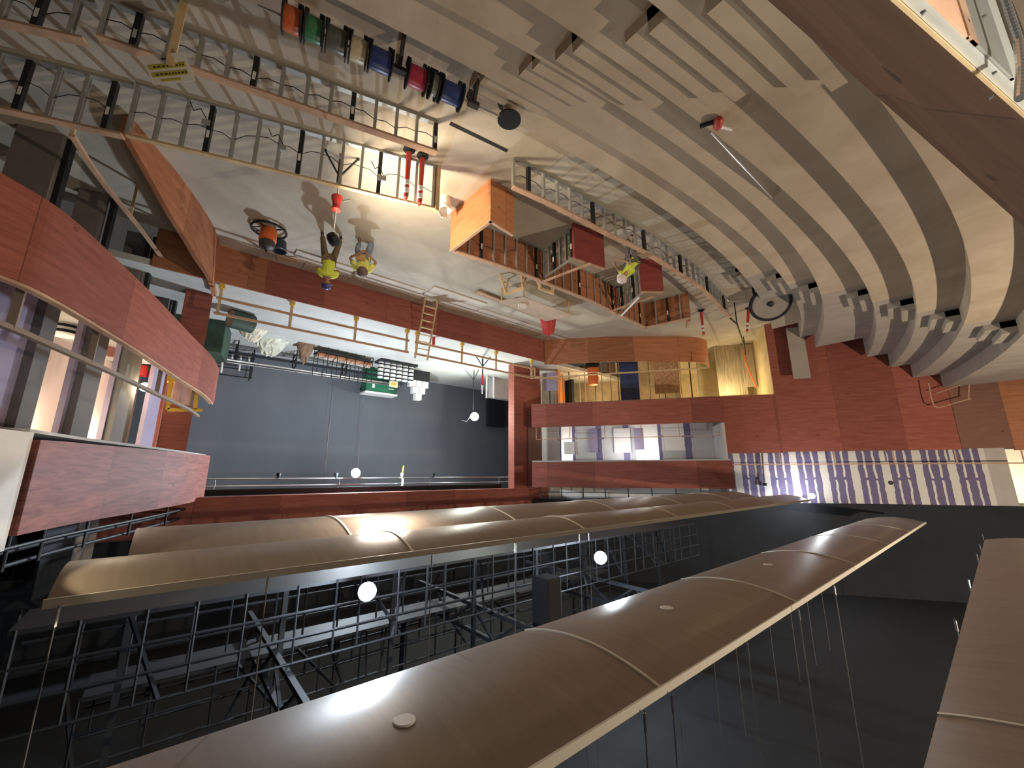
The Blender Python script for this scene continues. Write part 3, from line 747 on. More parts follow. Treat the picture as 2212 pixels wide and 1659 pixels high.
def panel_wall(pts, h, material, label, name='pit_panel', t=.10):
    o = thing(name, (pts[0][0], pts[0][1], 0), label, 'panel')
    MB().wall(pts, 0.0, h - .04, t, 1).build('plywood_face', material, o)
    cp = MB()
    P = [Vector((p[0], p[1])) for p in pts]
    for a, b in zip(P[:-1], P[1:]):
        nrm = Vector((-(b - a).y, (b - a).x)).normalized() * (t / 2)
        cp.bar((*(a + nrm), h - .02), (*(b + nrm), h - .02), t + .02, .045)
    cp.build('lumber_cap', M_PLATE, o)
    return o
panel_wall([(-5.30, 9.05), (-5.33, 7.17), (-6.20, 7.28)], 1.22, M_ORANGE, 'bright orange plywood corner box of the pit beside the white bucket', t=-.10)
panel_wall([(-8.37, 7.06), (-9.55, 6.86)], 1.2, M_REDDEEP, 'deep red plywood panel standing in the pit, the larger one', t=-.1)
panel_wall([(-11.75, 6.98), (-12.35, 6.50)], 1.25, M_REDDEEP, 'red plywood panel standing in the pit by the hard hatted worker, the smaller one', t=-.1)
a = hz(1482, 634, 0)
panel_wall([(a.x - .15, a.y + .0), (a.x - .9, a.y + .45)], 1.2, M_BROWN, 'brown plywood end panel of the pit next to the leaning tubes', t=-.1)
def brace(p, q_, label, material=M_PLATE, w=.09, h=.04, name='lumber_brace'):
    return tag(MB().bar(p, q_, w, h).build(name, material), label, 'brace')
brace(hz(1276, 569, 1.24), hz(1172, 609, 1.24), 'loose lumber brace from the larger red panel to the pit wall')
brace(hz(1412, 640, 1.24), hz(1326, 670, 1.24), 'loose lumber brace from the smaller red panel to the pit wall')
p = hz(1380, 640, 1.24); q_ = hz(1342, 680, 1.26)
tag(MB().tube(p + Vector((0, 0, .05)), q_ + Vector((0, 0, .04)), .035, n=10).build('white_pipe', M_WHITEP), 'white pipe leaning across the pit wall cap', 'pipe')
#@@PROPS

# ------------------------------------------------------------------ props on the orchestra floor
# tripod work light in the aisle
B0 = hz(745, 328, 0); B0 = Vector((B0.x, B0.y, 0))
B0 += Vector((0.03, .12, 0))
o = thing('tripod_work_light', B0, 'tripod work light with red hub and black lamp head in the bright aisle', 'work light')
MB().tube(B0 + Vector((0, 0, .35)), B0 + Vector((0, 0, 2.15)), .022, .016, 10).build('pole', M_PIPE, o)
MB().tube(B0 + Vector((0, 0, .18)), B0 + Vector((0, 0, .80)), .055, n=10).build('lower_column', mat('dark_tube', (.10, .075, .07), .5, .3), o)
for k in range(3):
    a = math.radians((18, 198, 108)[k]); f = B0 + Vector((.36 * math.cos(a), .36 * math.sin(a), .02))
    l = MB().bar(B0 + Vector((0, 0, .62)), f, .045, .03).build('leg', M_DARKSTUD, o)
    MB().box((f.x, f.y, .015), (.07, .07, .03), a).build('rubber_foot', M_BLACK, l)
MB().lathe([(.05, 1.12), (.125, 1.16), (.12, 1.22), (.085, 1.34), (.08, 1.44), (.10, 1.46), (.10, 1.50), (.04, 1.54)], B0, 20).build('red_hub', M_REDP, o, smooth=True)
MB().bar(B0 + Vector((0, 0, 1.30)), B0 + Vector((-.25, -.12, 1.18)), .03, .03).build('crank_handle', M_PIPE, o)
hd = MB(); c = B0 + Vector((-.02, 0, 2.24)); hd.lathe([(.05, -.12), (.15, -.08), (.17, .02), (.15, .06)], c, 8, Vector((-.75, -.05, -.6)))
hd.build('lamp_head', M_DARKSTUD, o)
MB().lathe([(0, .061), (.14, .061), (0, .066)], c, 8, Vector((-.75, -.05, -.6))).build('lit_lens', M_LAMPW, o)

# red channelizer tubes
def channelizer(base, h, lean, label, group='red and white channelizer tubes'):
    o = thing('channelizer_tube', base, label, 'traffic tube', group)
    b = Vector(base); t = b + Vector((lean[0], lean[1], h))
    MB().lathe([(.13, 0), (.14, .03), (.08, .06), (.065, .10)], b, 16).build('rubber_base', M_BLACK, o)
    MB().tube(lerp(b, t, .05), t, .062, .052, 14).build('red_tube', M_REDP, o, smooth=True)
    for f in (.66, .82): MB().tube(lerp(b, t, f), lerp(b, t, f + .10), .064, n=14).build('white_band', M_WHITEP, o)
    MB().torus(t + Vector((0, 0, .03)), .04, .014, (1, 0, 0), 12, 6).build('loop_handle', M_REDP, o)
    return o
p = hz(884, 322, 0); channelizer((p.x, p.y, 0), 1.25, (-.02, .05), 'red traffic tube with white bands leaning among the studs, nearer the black post')
p = hz(913, 336, 0); channelizer((p.x, p.y, 0), 1.28, (0, .02), 'red traffic tube with white bands standing beside the end post')
p = hz(1514, 670, 0); channelizer((p.x, p.y, 0), 1.15, (0, 0), 'far traffic tube standing at the end of the pit by the curved parapet')
p = hz(1617, 665, .0); channelizer((p.x, p.y, 0), 1.1, (.1, .15), 'leaning traffic tube next to the large round reel')

# white bucket with rag
p = hz(970, 432, 0); bx, by = p.x + .12, p.y - .02
o = thing('white_bucket', (bx, by, 0), 'white bucket with a rag over its rim beside the bright orange corner box', 'bucket')
MB().lathe([(.13, 0), (.155, .36), (.17, .36), (.17, .39), (.15, .39), (.125, .03), (0, .03)], (bx, by, 0), 24).build('pail', M_WHITEP, o, smooth=True)
MB().torus((bx, by, .30), .166, .006, (0, 0, 1), 24, 6).build('wire_handle', M_PIPE, o)
rg = MB()
for i in range(7):
    for j in range(5):
        u, v = i / 6 - .5, j / 4
        rg.v.append((bx + .30 * u, by + .10 + .10 * v + .02 * math.sin(9 * u), .42 + .16 * (1 - v) * (1 - abs(u)) - .16 * v + .02 * math.sin(7 * u + 3 * v)))
for i in range(6):
    for j in range(4): rg.face((i * 5 + j, (i + 1) * 5 + j, (i + 1) * 5 + j + 1, i * 5 + j + 1))
r = rg.build('rag', M_WHITE, o, smooth=True); sd = r.modifiers.new('thick', 'SOLIDIFY'); sd.thickness = .012

# orange vacuum on a black hoop, dark pail and plank
p = hz(582, 492, 0); x, y = p.x, p.y
o = thing('shop_vacuum', (x, y, 0), 'orange drum vacuum with dark motor head inside a black hoop on the open floor', 'vacuum')
MB().torus((x, y, .09), .47, .035, (0, 0, 1), 32, 8).build('base_hoop', M_BLACK, o, smooth=True)
MB().lathe([(.20, .06), (.23, .10), (.24, .45), (.20, .48)], (x, y, 0), 24).build('drum', M_ORANGEP, o, smooth=True)
MB().lathe([(.21, .47), (.22, .52), (.20, .66), (.12, .72), (0, .73)], (x, y, 0), 24).build('motor_head', mat('dark_grey_plastic', (.05, .045, .045), .5), o, smooth=True)
for k in range(4):
    a = math.pi / 4 + k * math.pi / 2
    MB().bar((x + .2 * math.cos(a), y + .2 * math.sin(a), .09), (x + .46 * math.cos(a), y + .46 * math.sin(a), .09), .03, .03).build('spoke', M_BLACK, o)
MB().torus((x, y, .74), .08, .015, (1, .4, 0), 14, 6).build('carry_handle', M_BLACK, o)
p = hz(606, 522, 0)
o = thing('dark_pail', (p.x, p.y, 0), 'dark blue pail on the floor beside the orange vacuum', 'pail')
MB().lathe([(.17, 0), (.21, .34), (.22, .34), (.22, .36), (.2, .36), (.16, .02), (0, .02)], (p.x, p.y, 0), 20).build('pail_body', mat('dark_blue_plastic', (.045, .06, .095), .5), o, smooth=True)
MB().torus((p.x, p.y, .33), .222, .007, (0, 0, 1), 20, 6).build('wire_handle', M_PIPE, o)
def board(pxs, z, t, material, label, name='loose_board', cat='board'):
    q = [hz(px, py, z + t) for px, py in pxs]
    mb = MB(); k = 0
    mb.v = [(v.x, v.y, z) for v in q] + [(v.x, v.y, z + t) for v in q]
    n = len(q); U = [(v.x, v.y) for v in q]
    mb.face(range(n), U); mb.face([n + i for i in range(n)][::-1], U[::-1])
    for i in range(n): j = (i + 1) % n; mb.face((i, j, n + j, n + i), [(0, 0), (1, 0), (1, t), (0, t)])
    return tag(mb.build(name, material), label, cat)
board([(597, 553), (640, 556), (654, 568), (600, 565)], 0.0, .03, M_PLATE, 'short tan plank lying on the floor in front of the dark pail')
def flat(name, x0, x1, y0, y1, t, material, label, cat='board'):
    return tag(MB().prism([(x0, y0), (x1, y0), (x1, y1), (x0, y1)], 0, t).build(name, material), label, cat)
M_SHADEFLOOR = mat('shade_toned_floor', (.40, .32, .24), .85, noise=.2, scale=1.5); M_PALE = mat('pale_cover_board', (.60, .55, .47), .85, noise=.12, scale=1.5)
flat('shade_strip', -14.6, -2.8, 14.68, 15.40, .02, M_SHADEFLOOR, 'tan floor strip coloured as shade along the foot of the red stage front')  # added strip: shade on the floor before the stage put into its colour
flat('cover_board', -4.3, -2.35, 14.05, 14.50, .05, M_PALE, 'pale cover board on the floor behind the standing person')
flat('cover_board', -7.15, -4.4, 14.05, 14.50, .05, M_PALE, 'pale cover board on the floor in front of the ladder, left part')
flat('cover_board', -9.9, -7.25, 13.45, 13.98, .05, M_PALE, 'pale cover board lying farther from the stage front, beside the ladder foot')
flat('cover_board', -9.9, -7.25, 14.05, 14.50, .05, M_PALE, 'pale cover board between the ladder foot and the long brown plank')
flat('cover_board', -14.2, -10.0, 14.05, 14.50, .05, M_PALE, 'pale cover board running to the stage corner by the red barrel')
board([(1026, 634), (1034, 630), (1160, 679), (1156, 686)], .065, .05, M_PLATE, 'long brown plank lying before the stage near the red barrel')
# plywood sheet on sawhorses with the little white box
o = thing('sheet_table', hz(1130, 660, 0) * 1, 'plywood sheet lying on trestles beside the long brown plank', 'work table')
zt = .62
q = [hz(*p_, zt) for p_ in ((1073, 652), (1128, 641), (1238, 681), (1180, 694))]
mb = MB(); mb.v = [(v.x, v.y, zt - .025) for v in q] + [(v.x, v.y, zt) for v in q]
for f in ((0, 1, 2, 3), (7, 6, 5, 4), (0, 4, 5, 1), (1, 5, 6, 2), (2, 6, 7, 3), (3, 7, 4, 0)): mb.face(f, [(0, 0), (1.2, 0), (1.2, 2.2), (0, 2.2)])
mb.build('plywood_top', mat('worn_sheet', (.56, .43, .33), .8, noise=.15, scale=1.5), o)
for v in q:
    c = sum((w for w in q), Vector()) / 4; f = lerp(v, c, .12)
    MB().bar((f.x, f.y, 0), (f.x, f.y, zt - .025), .05, .05).build('leg', M_PLATE2, o)
def sawhorse(pa, pb, h, label):
    a, b = hz(*pa, h), hz(*pb, h); d = (b - a).normalized(); nrm = Vector((-d.y, d.x, 0))
    o = thing('sawhorse', (a.x, a.y, 0), label, 'sawhorse', 'pine sawhorses')
    MB().bar(a, b, .09, .09).build('top_beam', M_PLATE2, o)
    for e, s_ in ((lerp(a, b, .08), 1), (lerp(a, b, .92), -1)):
        for k in (-1, 1):
            MB().bar((e.x, e.y, h), (e.x + nrm.x * .25 * k - d.x * .1 * s_, e.y + nrm.y * .25 * k - d.y * .1 * s_, 0), .045, .08).build('leg', M_PLATE2, o)
        MB().bar((e.x + nrm.x * .15, e.y + nrm.y * .15, h * .4), (e.x - nrm.x * .15, e.y - nrm.y * .15, h * .4), .03, .06).build('brace', M_PLATE2, o)
    return o
sawhorse((1090, 636), (1132, 622), .75, 'pine sawhorse beside the pit wall, left end of the plywood sheet')
sawhorse((1164, 622), (1196, 634), .75, 'pine sawhorse by the pit wall, right behind the plywood sheet')
c = hz(1128, 660, zt + .06)
o = thing('white_box', (c.x, c.y, zt), 'small white open box on the plywood sheet', 'box')
bw = MB(); bw.box((c.x, c.y, zt + .01), (.3, .2, .02), .4)
for dx, dy, sx, sy in ((.14, 0, .02, .2), (-.14, 0, .02, .2), (0, .09, .3, .02), (0, -.09, .3, .02)):
    bw.box((c.x + dx * math.cos(.4) - dy * math.sin(.4), c.y + dx * math.sin(.4) + dy * math.cos(.4), zt + .07), (sx, sy, .12), .4)
bw.build('carton', M_WHITEP, o)
# red barrel
p = hz(1184, 678, 0)
o = thing('red_barrel', (p.x, p.y, 0), 'tall red tapered traffic barrel with a top handle before the stage corner', 'barrel')
MB().lathe([(.46, 0), (.48, .05), (.43, .09), (.38, .32), (.36, .34), (.33, .62), (.31, .64), (.27, .92), (.25, .96), (0, .97)], (p.x, p.y, 0), 24).build('barrel_body', M_REDP, o, smooth=True)
MB().tube((p.x, p.y, .96), (p.x, p.y, 1.1), .05, .035, 12).build('neck', M_REDP, o); MB().torus((p.x, p.y, 1.17), .07, .022, (1, 1, 0), 14, 6).build('grip_handle', M_REDP, o)
# ladder against the stage
la, lb = hz(902, 652, 0), hz(930, 658, 0)
top = Vector((-.05, .78, 2.55))
o = thing('wooden_ladder', ((la + lb) / 2), 'wooden site ladder leaning on the red stage front', 'ladder')
la.y = lb.y = 14.60
for s_ in (la, lb): MB().bar(s_, s_ + top, .045, .09).build('side_rail', M_PLATE2, o)
for k in range(1, 8):
    f = k * .115 + .03
    MB().bar(lerp(la, la + top, f), lerp(lb, lb + top, f), .07, .035).build('rung', M_PLATE2, o)
# paper sign on the post
sp = hz(397, 8, 0); ph = 1.2
o = thing('notice_post', (sp.x, sp.y, 0), 'pine post carrying a white notice with yellow highlighted lines', 'post')
MB().bar((sp.x, sp.y, 0), (sp.x, sp.y, ph), .11, .10).build('post', M_PLATE2, o)
sa, sb_ = Vector((.78, .66, .12)).normalized(), Vector((-.50, .45, .74))
sb_ = (sb_ - sa * sb_.dot(sa)).normalized()
sc0 = hz(364, 148, 1.22); un = sa.cross(sb_).normalized()
if un.dot(CAM - sc0) < 0: un = -un
def sgn(name, cx, cy, w, h, material, lift):
    c = sc0 + sa * cx + sb_ * cy + un * lift
    m_ = MB(); q = [c - sa * w / 2 - sb_ * h / 2, c + sa * w / 2 - sb_ * h / 2, c + sa * w / 2 + sb_ * h / 2, c - sa * w / 2 + sb_ * h / 2]
    m_.v = [tuple(v) for v in q] + [tuple(v - un * .006) for v in q]
    for f in ((0, 1, 2, 3), (7, 6, 5, 4), (0, 4, 5, 1), (1, 5, 6, 2), (2, 6, 7, 3), (3, 7, 4, 0)): m_.face(f)
    return m_.build(name, material, o)
sgn('notice_sheet', 0, 0, .66, .36, M_LABEL, 0)
M_MARK = mat('highlighter', (.55, .50, .05), .7); M_INK = mat('ink', (.06, .06, .05), .8)
for k, (w, cy) in enumerate(((.56, -.03), (.54, .065))): sgn('highlight_line', 0, cy, w, .055, M_MARK, .008)
sgn('ink_mark', 0, -.12, .10, .02, M_INK, .008); sgn('ink_line', .02, .14, .30, .025, M_MARK, .008)
rng = random.Random(4)
for cy in (-.03, .065):
    x = -.26
    while x < .23:
        w = rng.uniform(.02, .05); sgn('ink_mark', x + w / 2, cy, w, .02, M_INK, .012); x += w + .022

# cable spools threaded on conduit, first tier
ZR = 1.0
R0, R1 = hz(556, 9, ZR), hz(1078, 250, ZR); RD = (R1 - R0).normalized()
tag(MB().tube(R0, lerp(R0, R1, .62), .018, n=10).build('conduit_rod', M_PIPE), 'long bright conduit rod threaded through the coloured cable spools', 'rod', 'conduit rods')
tag(MB().tube(lerp(R0, R1, .625), R1, .020, n=10).build('conduit_rod', M_PIPE), 'second conduit rod running on to the upright spool', 'rod', 'conduit rods')
def px_on_rod(px): 
    best = min(range(401), key=lambda i: abs(1106 - FPX * (lerp(R0, R1, i / 400) - CAM).dot(RT) / (lerp(R0, R1, i / 400) - CAM).dot(FW) - px)); return best / 400
SPC = [(608, 655, 'orange', (.62, .14, .05)), (655, 702, 'green', (.06, .22, .11)), (702, 752, 'dark grey', (.11, .12, .10)), (752, 795, 'cream', (.62, .55, .38)), (796, 848, 'navy blue', (.03, .055, .20)), (878, 922, 'crimson', (.42, .03, .07)), (927, 947, 'clear empty', (.42, .46, .38)), (950, 998, 'navy blue', (.03, .055, .20))]
for k, (xa, xb, nm, col) in enumerate(SPC):
    fa, fb = px_on_rod(xa), px_on_rod(xb); a, b = lerp(R0, R1, fa) + RD * .012, lerp(R0, R1, fb) - RD * .012; L = (b - a).length
    o = thing('cable_spool', a, {5: 'crimson cable spool on the conduit rod, sixth along', 7: 'navy blue cable spool last on the rod, beside the clear empty spool', 4: 'navy blue cable spool on the rod next to the cream one'}.get(k, '%s cable spool threaded on the conduit rod' % nm), 'cable spool', 'cable spools on conduit rods')
    MB().lathe([(.155, .02), (.165, .06), (.165, L - .06), (.155, L - .02)], a, 24, RD).build('wound_cable', mat('cable_' + nm.replace(' ', '_'), col, .35, noise=.2, scale=30, stretch=(1, 1, 1)), o, smooth=True)
    for h in (0, L - .02): MB().lathe([(.022, h), (.225, h), (.225, h + .02), (.022, h + .02)], a, 24, RD).build('flange', M_BLACK, o)
    for h in (.01, L - .05):
        s = MB().box((a + RD * h + Vector((0, 0, -.235))), (.06, .16, .05), math.atan2(RD.y, RD.x)).build('foot', M_DARKSTUD, o)
def rod_stand(px, label):
    f = px_on_rod(px); c = lerp(R0, R1, f); rz = math.atan2(RD.y, RD.x)
    o = thing('rod_stand', (c.x, c.y, .52), label, 'stand', 'stands under the conduit rod')
    for s_ in (-1, 1):
        n = Vector((-RD.y, RD.x, 0)) * .24 * s_
        MB().bar(c + Vector((0, 0, -.02)), Vector((c.x + n.x, c.y + n.y, .52)), .16, .05, up=RD).build('leg', mat('rusty_dark', (.05, .038, .032), .7), o)
    MB().box((c.x, c.y, c.z + .01), (.2, .1, .08), rz).build('saddle', mat('rusty_dark', (1, 1, 1)), o)
rod_stand(862, 'dark folded stand under the conduit rod beside the blue and crimson spools'); rod_stand(1022, 'dark folded stand under the conduit rod near the upright spool')
p = hz(1100, 222, .54); c = Vector((p.x, p.y, .52))
o = thing('upright_spool', c, 'upright bare wooden cable spool with black flanges at the end of the rods', 'cable spool')
ht = max(.35, min(.62, up_from(c, (1103, 257)) - .52))
MB().lathe([(.02, 0), (.22, 0), (.22, .03), (.02, .03)], c, 24).build('flange', M_BLACK, o); MB().lathe([(.02, ht), (.22, ht), (.22, ht + .03), (.02, ht + .03)], c, 24).build('flange', M_BLACK, o)
MB().lathe([(.115, .03), (.115, ht)], c, 20).build('core', mat('bare_core', (.42, .33, .26), .8), o, smooth=True)

# tool left on a tier
a, b = hz(1549, 274, 2.13), hz(1668, 428, 1.60)
o = thing('red_saw', a, 'red hand power tool left on a tier nosing', 'tool')
rz = -.5
MB().lathe([(.05, 0), (.065, .03), (.065, .16), (.04, .2)], (a.x, a.y, 2.15), 12, (.8, -.5, .05)).build('motor_body', M_REDP, o, smooth=True)
MB().bar((a.x + .12, a.y, 2.12), (a.x + .18, a.y + .18, 2.10), .04, .05).build('handle', M_BLACK, o)
MB().tube((a.x - .02, a.y - .02, 2.12), (a.x - .25, a.y - .12, 2.12), .03, .015, 10).build('nozzle', M_WHITEP, o)
tag(MB().tube((a.x - .05, a.y + .12, 2.10), (b.x, b.y, 1.585), .02, n=10).build('steel_conduit', M_PIPE), 'straight length of steel conduit leaning across a tier by the red tool', 'pipe')
# big round reel
c = hz(1665, 657, .75)
o = thing('cable_reel', (c.x, c.y, 0), 'large dark round reel leaning at the foot of the far aisle', 'reel')
ax = Vector((.62, -.35, .70)).normalized(); zl = c - ax * .1
MB().lathe([(.05, .0), (.66, .0), (.68, .03), (.66, .06), (.05, .06)], zl, 32, ax).build('disc', mat('grey_disc', (.30, .27, .24), .7, noise=.15, scale=3), o)
MB().torus(zl + ax * .03, .70, .07, ax, 36, 8).build('rim', M_BLACK, o, smooth=True)
MB().lathe([(.12, .06), (.10, .14), (0, .15)], zl, 16, ax).build('hub', M_DARKSTUD, o)
for k in range(2):
    sgn_ = (-1, 1)[k]; f = Vector((c.x + .35 * sgn_, c.y + .45 * sgn_, 0)); MB().bar(f, zl + Vector((.3 * sgn_, .4 * sgn_, -.25)), .07, .07).build('stand_leg', M_BLACK, o)
# rails and loose things by the far aisle
hr = MB().path([hz(*p_, 1.0) for p_ in ((1578, 688), (1592, 700), (1604, 735), (1611, 765))], .035, 8)
for px, py in ((1592, 700), (1611, 765)):
    g = hz(px, py, 1.0); hr.tube((g.x, g.y, 0), g, .025, n=8)
tag(hr.build('curved_handrail', M_DARKSTUD), 'black curved handrail leading to the lit side door', 'handrail')
cw = MB().path([hz(*p_, .35) for p_ in ((1585, 690), (1605, 686), (1622, 700), (1632, 725), (1610, 716), (1590, 712))], .022, 6)
s0, z0 = aL(1708, 770, .3); s1, z1 = aL(1752, 816, .3)
o = struct(MB().wall([pL(s0, .3), pL(s1, .3)], 0.5, z1, .08, -1), 'wall_left_grey_board', M_SHADEGREY)
# frame rail on the red wall
fr = thing('wall_rail_frame', pL(aL(2050, 850, .1)[0], .1, 3.9), 'pale bent tube rail leaning at the top of the far tiers', 'rail')
def onL(px, py, off=.12):
    s_, z_ = aL(px, py, off); return pL(s_, off, z_)
MB().path([onL(*p_) for p_ in ((2006, 828), (2011, 858), (2017, 876), (2026, 881), (2096, 861))], .025, 8).build('bent_rail', M_PLATE, fr)
MB().path([onL(*p_) for p_ in ((2022, 850), (2088, 827))], .02, 8).build('mid_rail', M_PLATE, fr)
MB().path([onL(*p_) for p_ in ((2092, 861), (2094, 815))], .025, 8).build('end_post', M_PLATE, fr)

# gallery rails on the far wall
def railing(name, s0, s1, off, z0, z1, nposts, material, label, mids=1, w=.04):
    o = thing(name, pL((s0 + s1) / 2, off, z0), label, 'railing')
    MB().bar(pL(s0, off, z1), pL(s1, off, z1), w, w).build('top_rail', material, o)
    for k in range(mids): MB().bar(pL(s0, off, z0 + (z1 - z0) * (k + 1) / (mids + 1)), pL(s1, off, z0 + (z1 - z0) * (k + 1) / (mids + 1)), w * .7, w * .7).build('mid_rail', material, o)
    for k in range(nposts):
        s_ = s0 + (s1 - s0) * k / (nposts - 1); MB().bar(pL(s_, off, z0), pL(s_, off, z1), w, w).build('post', material, o)
    return o
railing('guard_railing', .0, SE - .1, -.2, 8.06, 8.62, 9, M_DARKSTUD, 'black guard railing on top of the upper far box front', 1)
railing('wooden_railing', g0 + .1, g2 + 2.5, -.55, 6.2, 6.95, 7, M_PLATE, 'weathered wooden railing in front of the striped board wall', 0, .05)
railing('wooden_railing', -.3, SE - .25, -.6, 1.42, 2.02, 3, M_PLATE2, 'pale pine railing in front of the lit stud room', 0, .07)
railing('recess_railing', -.2, SE - .1, -.3, 4.92, 5.55, 6, M_PLATE, 'thin wooden railing along the recess between the far box fronts', 0, .03)

# lit stud room under the far boxes
for k in range(22):
    s_ = -.8 + k * .46 + random.uniform(-.1, .1); of = -2.6 - 1.6 * random.random()
    if 4.35 < s_ < 5.6: continue
    o = MB(); o.box(tuple(pL(s_, of, 1.8).xy) + (1.8,), (.05, .10, 3.6), math.atan2(DL.y, DL.x))
    tag(o.build('room_stud', (M_GALV, M_PLATE, M_DARKSTUD)[k % 3]), 'upright stud in the lit room behind the curved parapet', 'stud', 'studs of the lit room')
c = pL(4.95, -2.2, 1.85)
tag(MB().box(c, (1.05, .06, 3.5), math.atan2(DL.y, DL.x)).build('blue_tarp', mat('blue_tarp', (.025, .045, .13), .6, noise=.3, scale=3, bump=.4)), 'dark blue tarp hanging in the lit stud room', 'tarp')
tag(MB().box(pL(7.0, -2.6, 1.6), (1.3, .08, 2.6), math.atan2(DL.y, DL.x)).build('chipboard_sheet', mat('chipboard', (.50, .30, .16), .8, noise=.4, scale=9)), 'orange brown chipboard sheet at the back of the stud room', 'sheet')
tag(MB().box(pL(.45, -1.4, 2.1), (.85, .05, 1.1), math.atan2(DL.y, DL.x)).build('purple_board', M_GYPPURPLE), 'purple board piece at the stage end of the stud room', 'board')
p = pL(2.9, -2.2)
o = thing('orange_barrel', p, 'bright orange barrel in the lit stud room', 'barrel')
MB().lathe([(.30, 1.2), (.34, 1.25), (.30, 1.75), (.33, 1.8), (.26, 2.25), (0, 2.27)], p, 20).build('barrel_body', M_ORANGEP, o, smooth=True); MB().lathe([(.40, 0), (.40, 1.2)], p, 16).build('crate_base', M_DARKSTUD, o)
MB().torus(p + Vector((0, 0, 1.55)), .325, .02, (0, 0, 1), 20, 6).build('hoop', M_WHITEP, o)
# corridor props
s_, _ = aL(1580, 815, -3.6)
tag(MB().box(pL(s_, -3.6, 1.5), (1.5, .08, 3.0), math.atan2(DL.y, DL.x)).build('plank_panel', mat('grey_planks', (.40, .34, .24), .85, noise=.35, scale=2, stretch=(8, 8, .6))), 'grey plank panel standing inside the lit side door', 'panel')
s_, _ = aL(1622, 815, -3.2)
tag(MB().box(pL(s_, -3.4, 1.35), (.6, .06, 2.5), math.atan2(DL.y, DL.x)).build('door_leaf', mat('grey_planks', (1, 1, 1))), 'grey door leaf inside the lit side door', 'door leaf')
oc = MB().path([hp(px, py, OL - NL * 3.0, NL) for px, py in ((1606, 752), (1610, 780), (1620, 806), (1634, 838))], .04, 6)
tag(oc.build('extension_cable', M_ORANGEP), 'orange cable hanging inside the lit side door', 'cable')
#@@STAGE

# ------------------------------------------------------------------ stage
gr = thing('stage_guard_rail', (-8, 15.65, STZ), 'wooden guard rail with yellow post shoes along the stage edge', 'guard rail')
xs = [hz(px, py, STZ).x for px, py in ((480, 615), (632, 652), (768, 687), (880, 712), (903, 716), (1000, 740), (1073, 758), (1148, 777))]
for x in xs:
    MB().bar((x, 15.66, STZ), (x, 15.66, STZ + 1.07), .05, .09).build('post', M_PLATE2, gr)
    MB().box((x, 15.66, STZ + .07), (.16, .16, .14)).build('yellow_shoe', M_YELP, gr)
for a, b in ((0, 3), (4, 7)):
    for z in (.50, 1.03): MB().bar((xs[a] + .1, 15.62, STZ + z), (xs[b] - .1, 15.62, STZ + z), .04, .09).build('rail', M_PLATE, gr)
side = thing('side_guard_rail', (-15.2, 15.6, STZ), 'pale guard rail running from the stage corner along the far boxes', 'guard rail')
for z in (.95,): MB().bar((xs[-1], 15.62, STZ + z), pL(1.2, -.6, STZ + z), .05, .09).build('rail', M_PLATE2, side)
def stage_at(px, py): return hz(px, py, STZ)
# rolled drum near the stage edge
a, b = stage_at(470, 668), stage_at(518, 682); a.z = b.z = STZ + .36
ln = Vector((-.95, .3, 0)).normalized(); a = stage_at(500, 668); a.z = STZ + .36
o = thing('rolled_drum', (a.x, a.y, STZ), 'dark green rolled drum with a tan round end at the near end of the stage', 'drum')
MB().tube(a, a + ln * .8, .36, n=24).build('drum_body', mat('dark_green_roll', (.03, .055, .04), .6), o, smooth=True)
MB().lathe([(0, -.012), (.30, -.012), (.33, .0), (.33, .01)], a, 24, ln).build('round_end', mat('tan_end', (.45, .36, .24), .8), o)
tag(MB().box((a.x + 1.0, a.y + 2.6, STZ + .7), (2.4, 1.6, 1.4), .2).build('green_skip', mat('skip_green', (.035, .075, .05), .6, noise=.3, scale=2), bevel=.04), 'dark green skip behind the curved near boxes on the stage', 'skip')
# long pipes on trestles before the backdrop
for k, (y, z) in enumerate(((22.3, .94), (22.5, .94), (22.75, .94), (22.45, .54))):
    tag(MB().tube((-1.3, y + .1, STZ + z), (-9.6 - .3 * k, y, STZ + z), .06, n=10).build('batten_pipe', (M_PIPE, M_BLACK)[k % 2]), ('pale batten pipe', 'black batten pipe', 'high pale batten pipe', 'lowest black batten pipe')[k] + ' lying on trestles before the backdrop', 'pipe', 'batten pipes on trestles')
for k in range(4):
    x = -1.8 - 2.5 * k
    o = MB(); o.bar((x, 22.1, STZ + .85), (x, 22.85, STZ + .85), .06, .06)
    for y in (22.1, 22.85): o.bar((x, y, STZ), (x, y, STZ + .88), .05, .05)
    o.bar((x, 22.1, STZ + .18), (x, 22.85, STZ + .18), .05, .05); o.bar((x, 22.1, STZ + .45), (x, 22.85, STZ + .45), .05, .05)
    tag(o.build('trestle', M_DARKSTUD), 'dark trestle under the long batten pipes at the back of the stage', 'trestle', 'trestles under the batten pipes')
rng = random.Random(11)
def heap(px, py, w, d, h, material, label, seed):
    c = stage_at(px, py); r = random.Random(seed); mb = MB(); n = 14
    for i in range(n + 1):
        for j in range(n + 1):
            u, v = i / n * 2 - 1, j / n * 2 - 1; f = max(0, 1 - (u * u + v * v) ** .9)
            mb.v.append((c.x + w / 2 * u, c.y + d / 2 * v, STZ + .004 + f * h * (.6 + .6 * r.random())))
    for i in range(n):
        for j in range(n): k = i * (n + 1) + j; mb.face((k, k + n + 1, k + n + 2, k + 1))
    return tag(mb.build('tarp_heap', material), label, 'tarp')
heap(585, 735, 1.5, 1.0, .75, mat('pale_tarp', (.60, .62, .52), .8, noise=.35, scale=3), 'pale crumpled tarp heap on the stage behind the guard rail', 2)
heap(545, 712, 1.1, .9, .55, mat('cream_sheet', (.62, .58, .48), .8, noise=.3, scale=4), 'small cream sheet heap beside the larger tarp heap', 3)
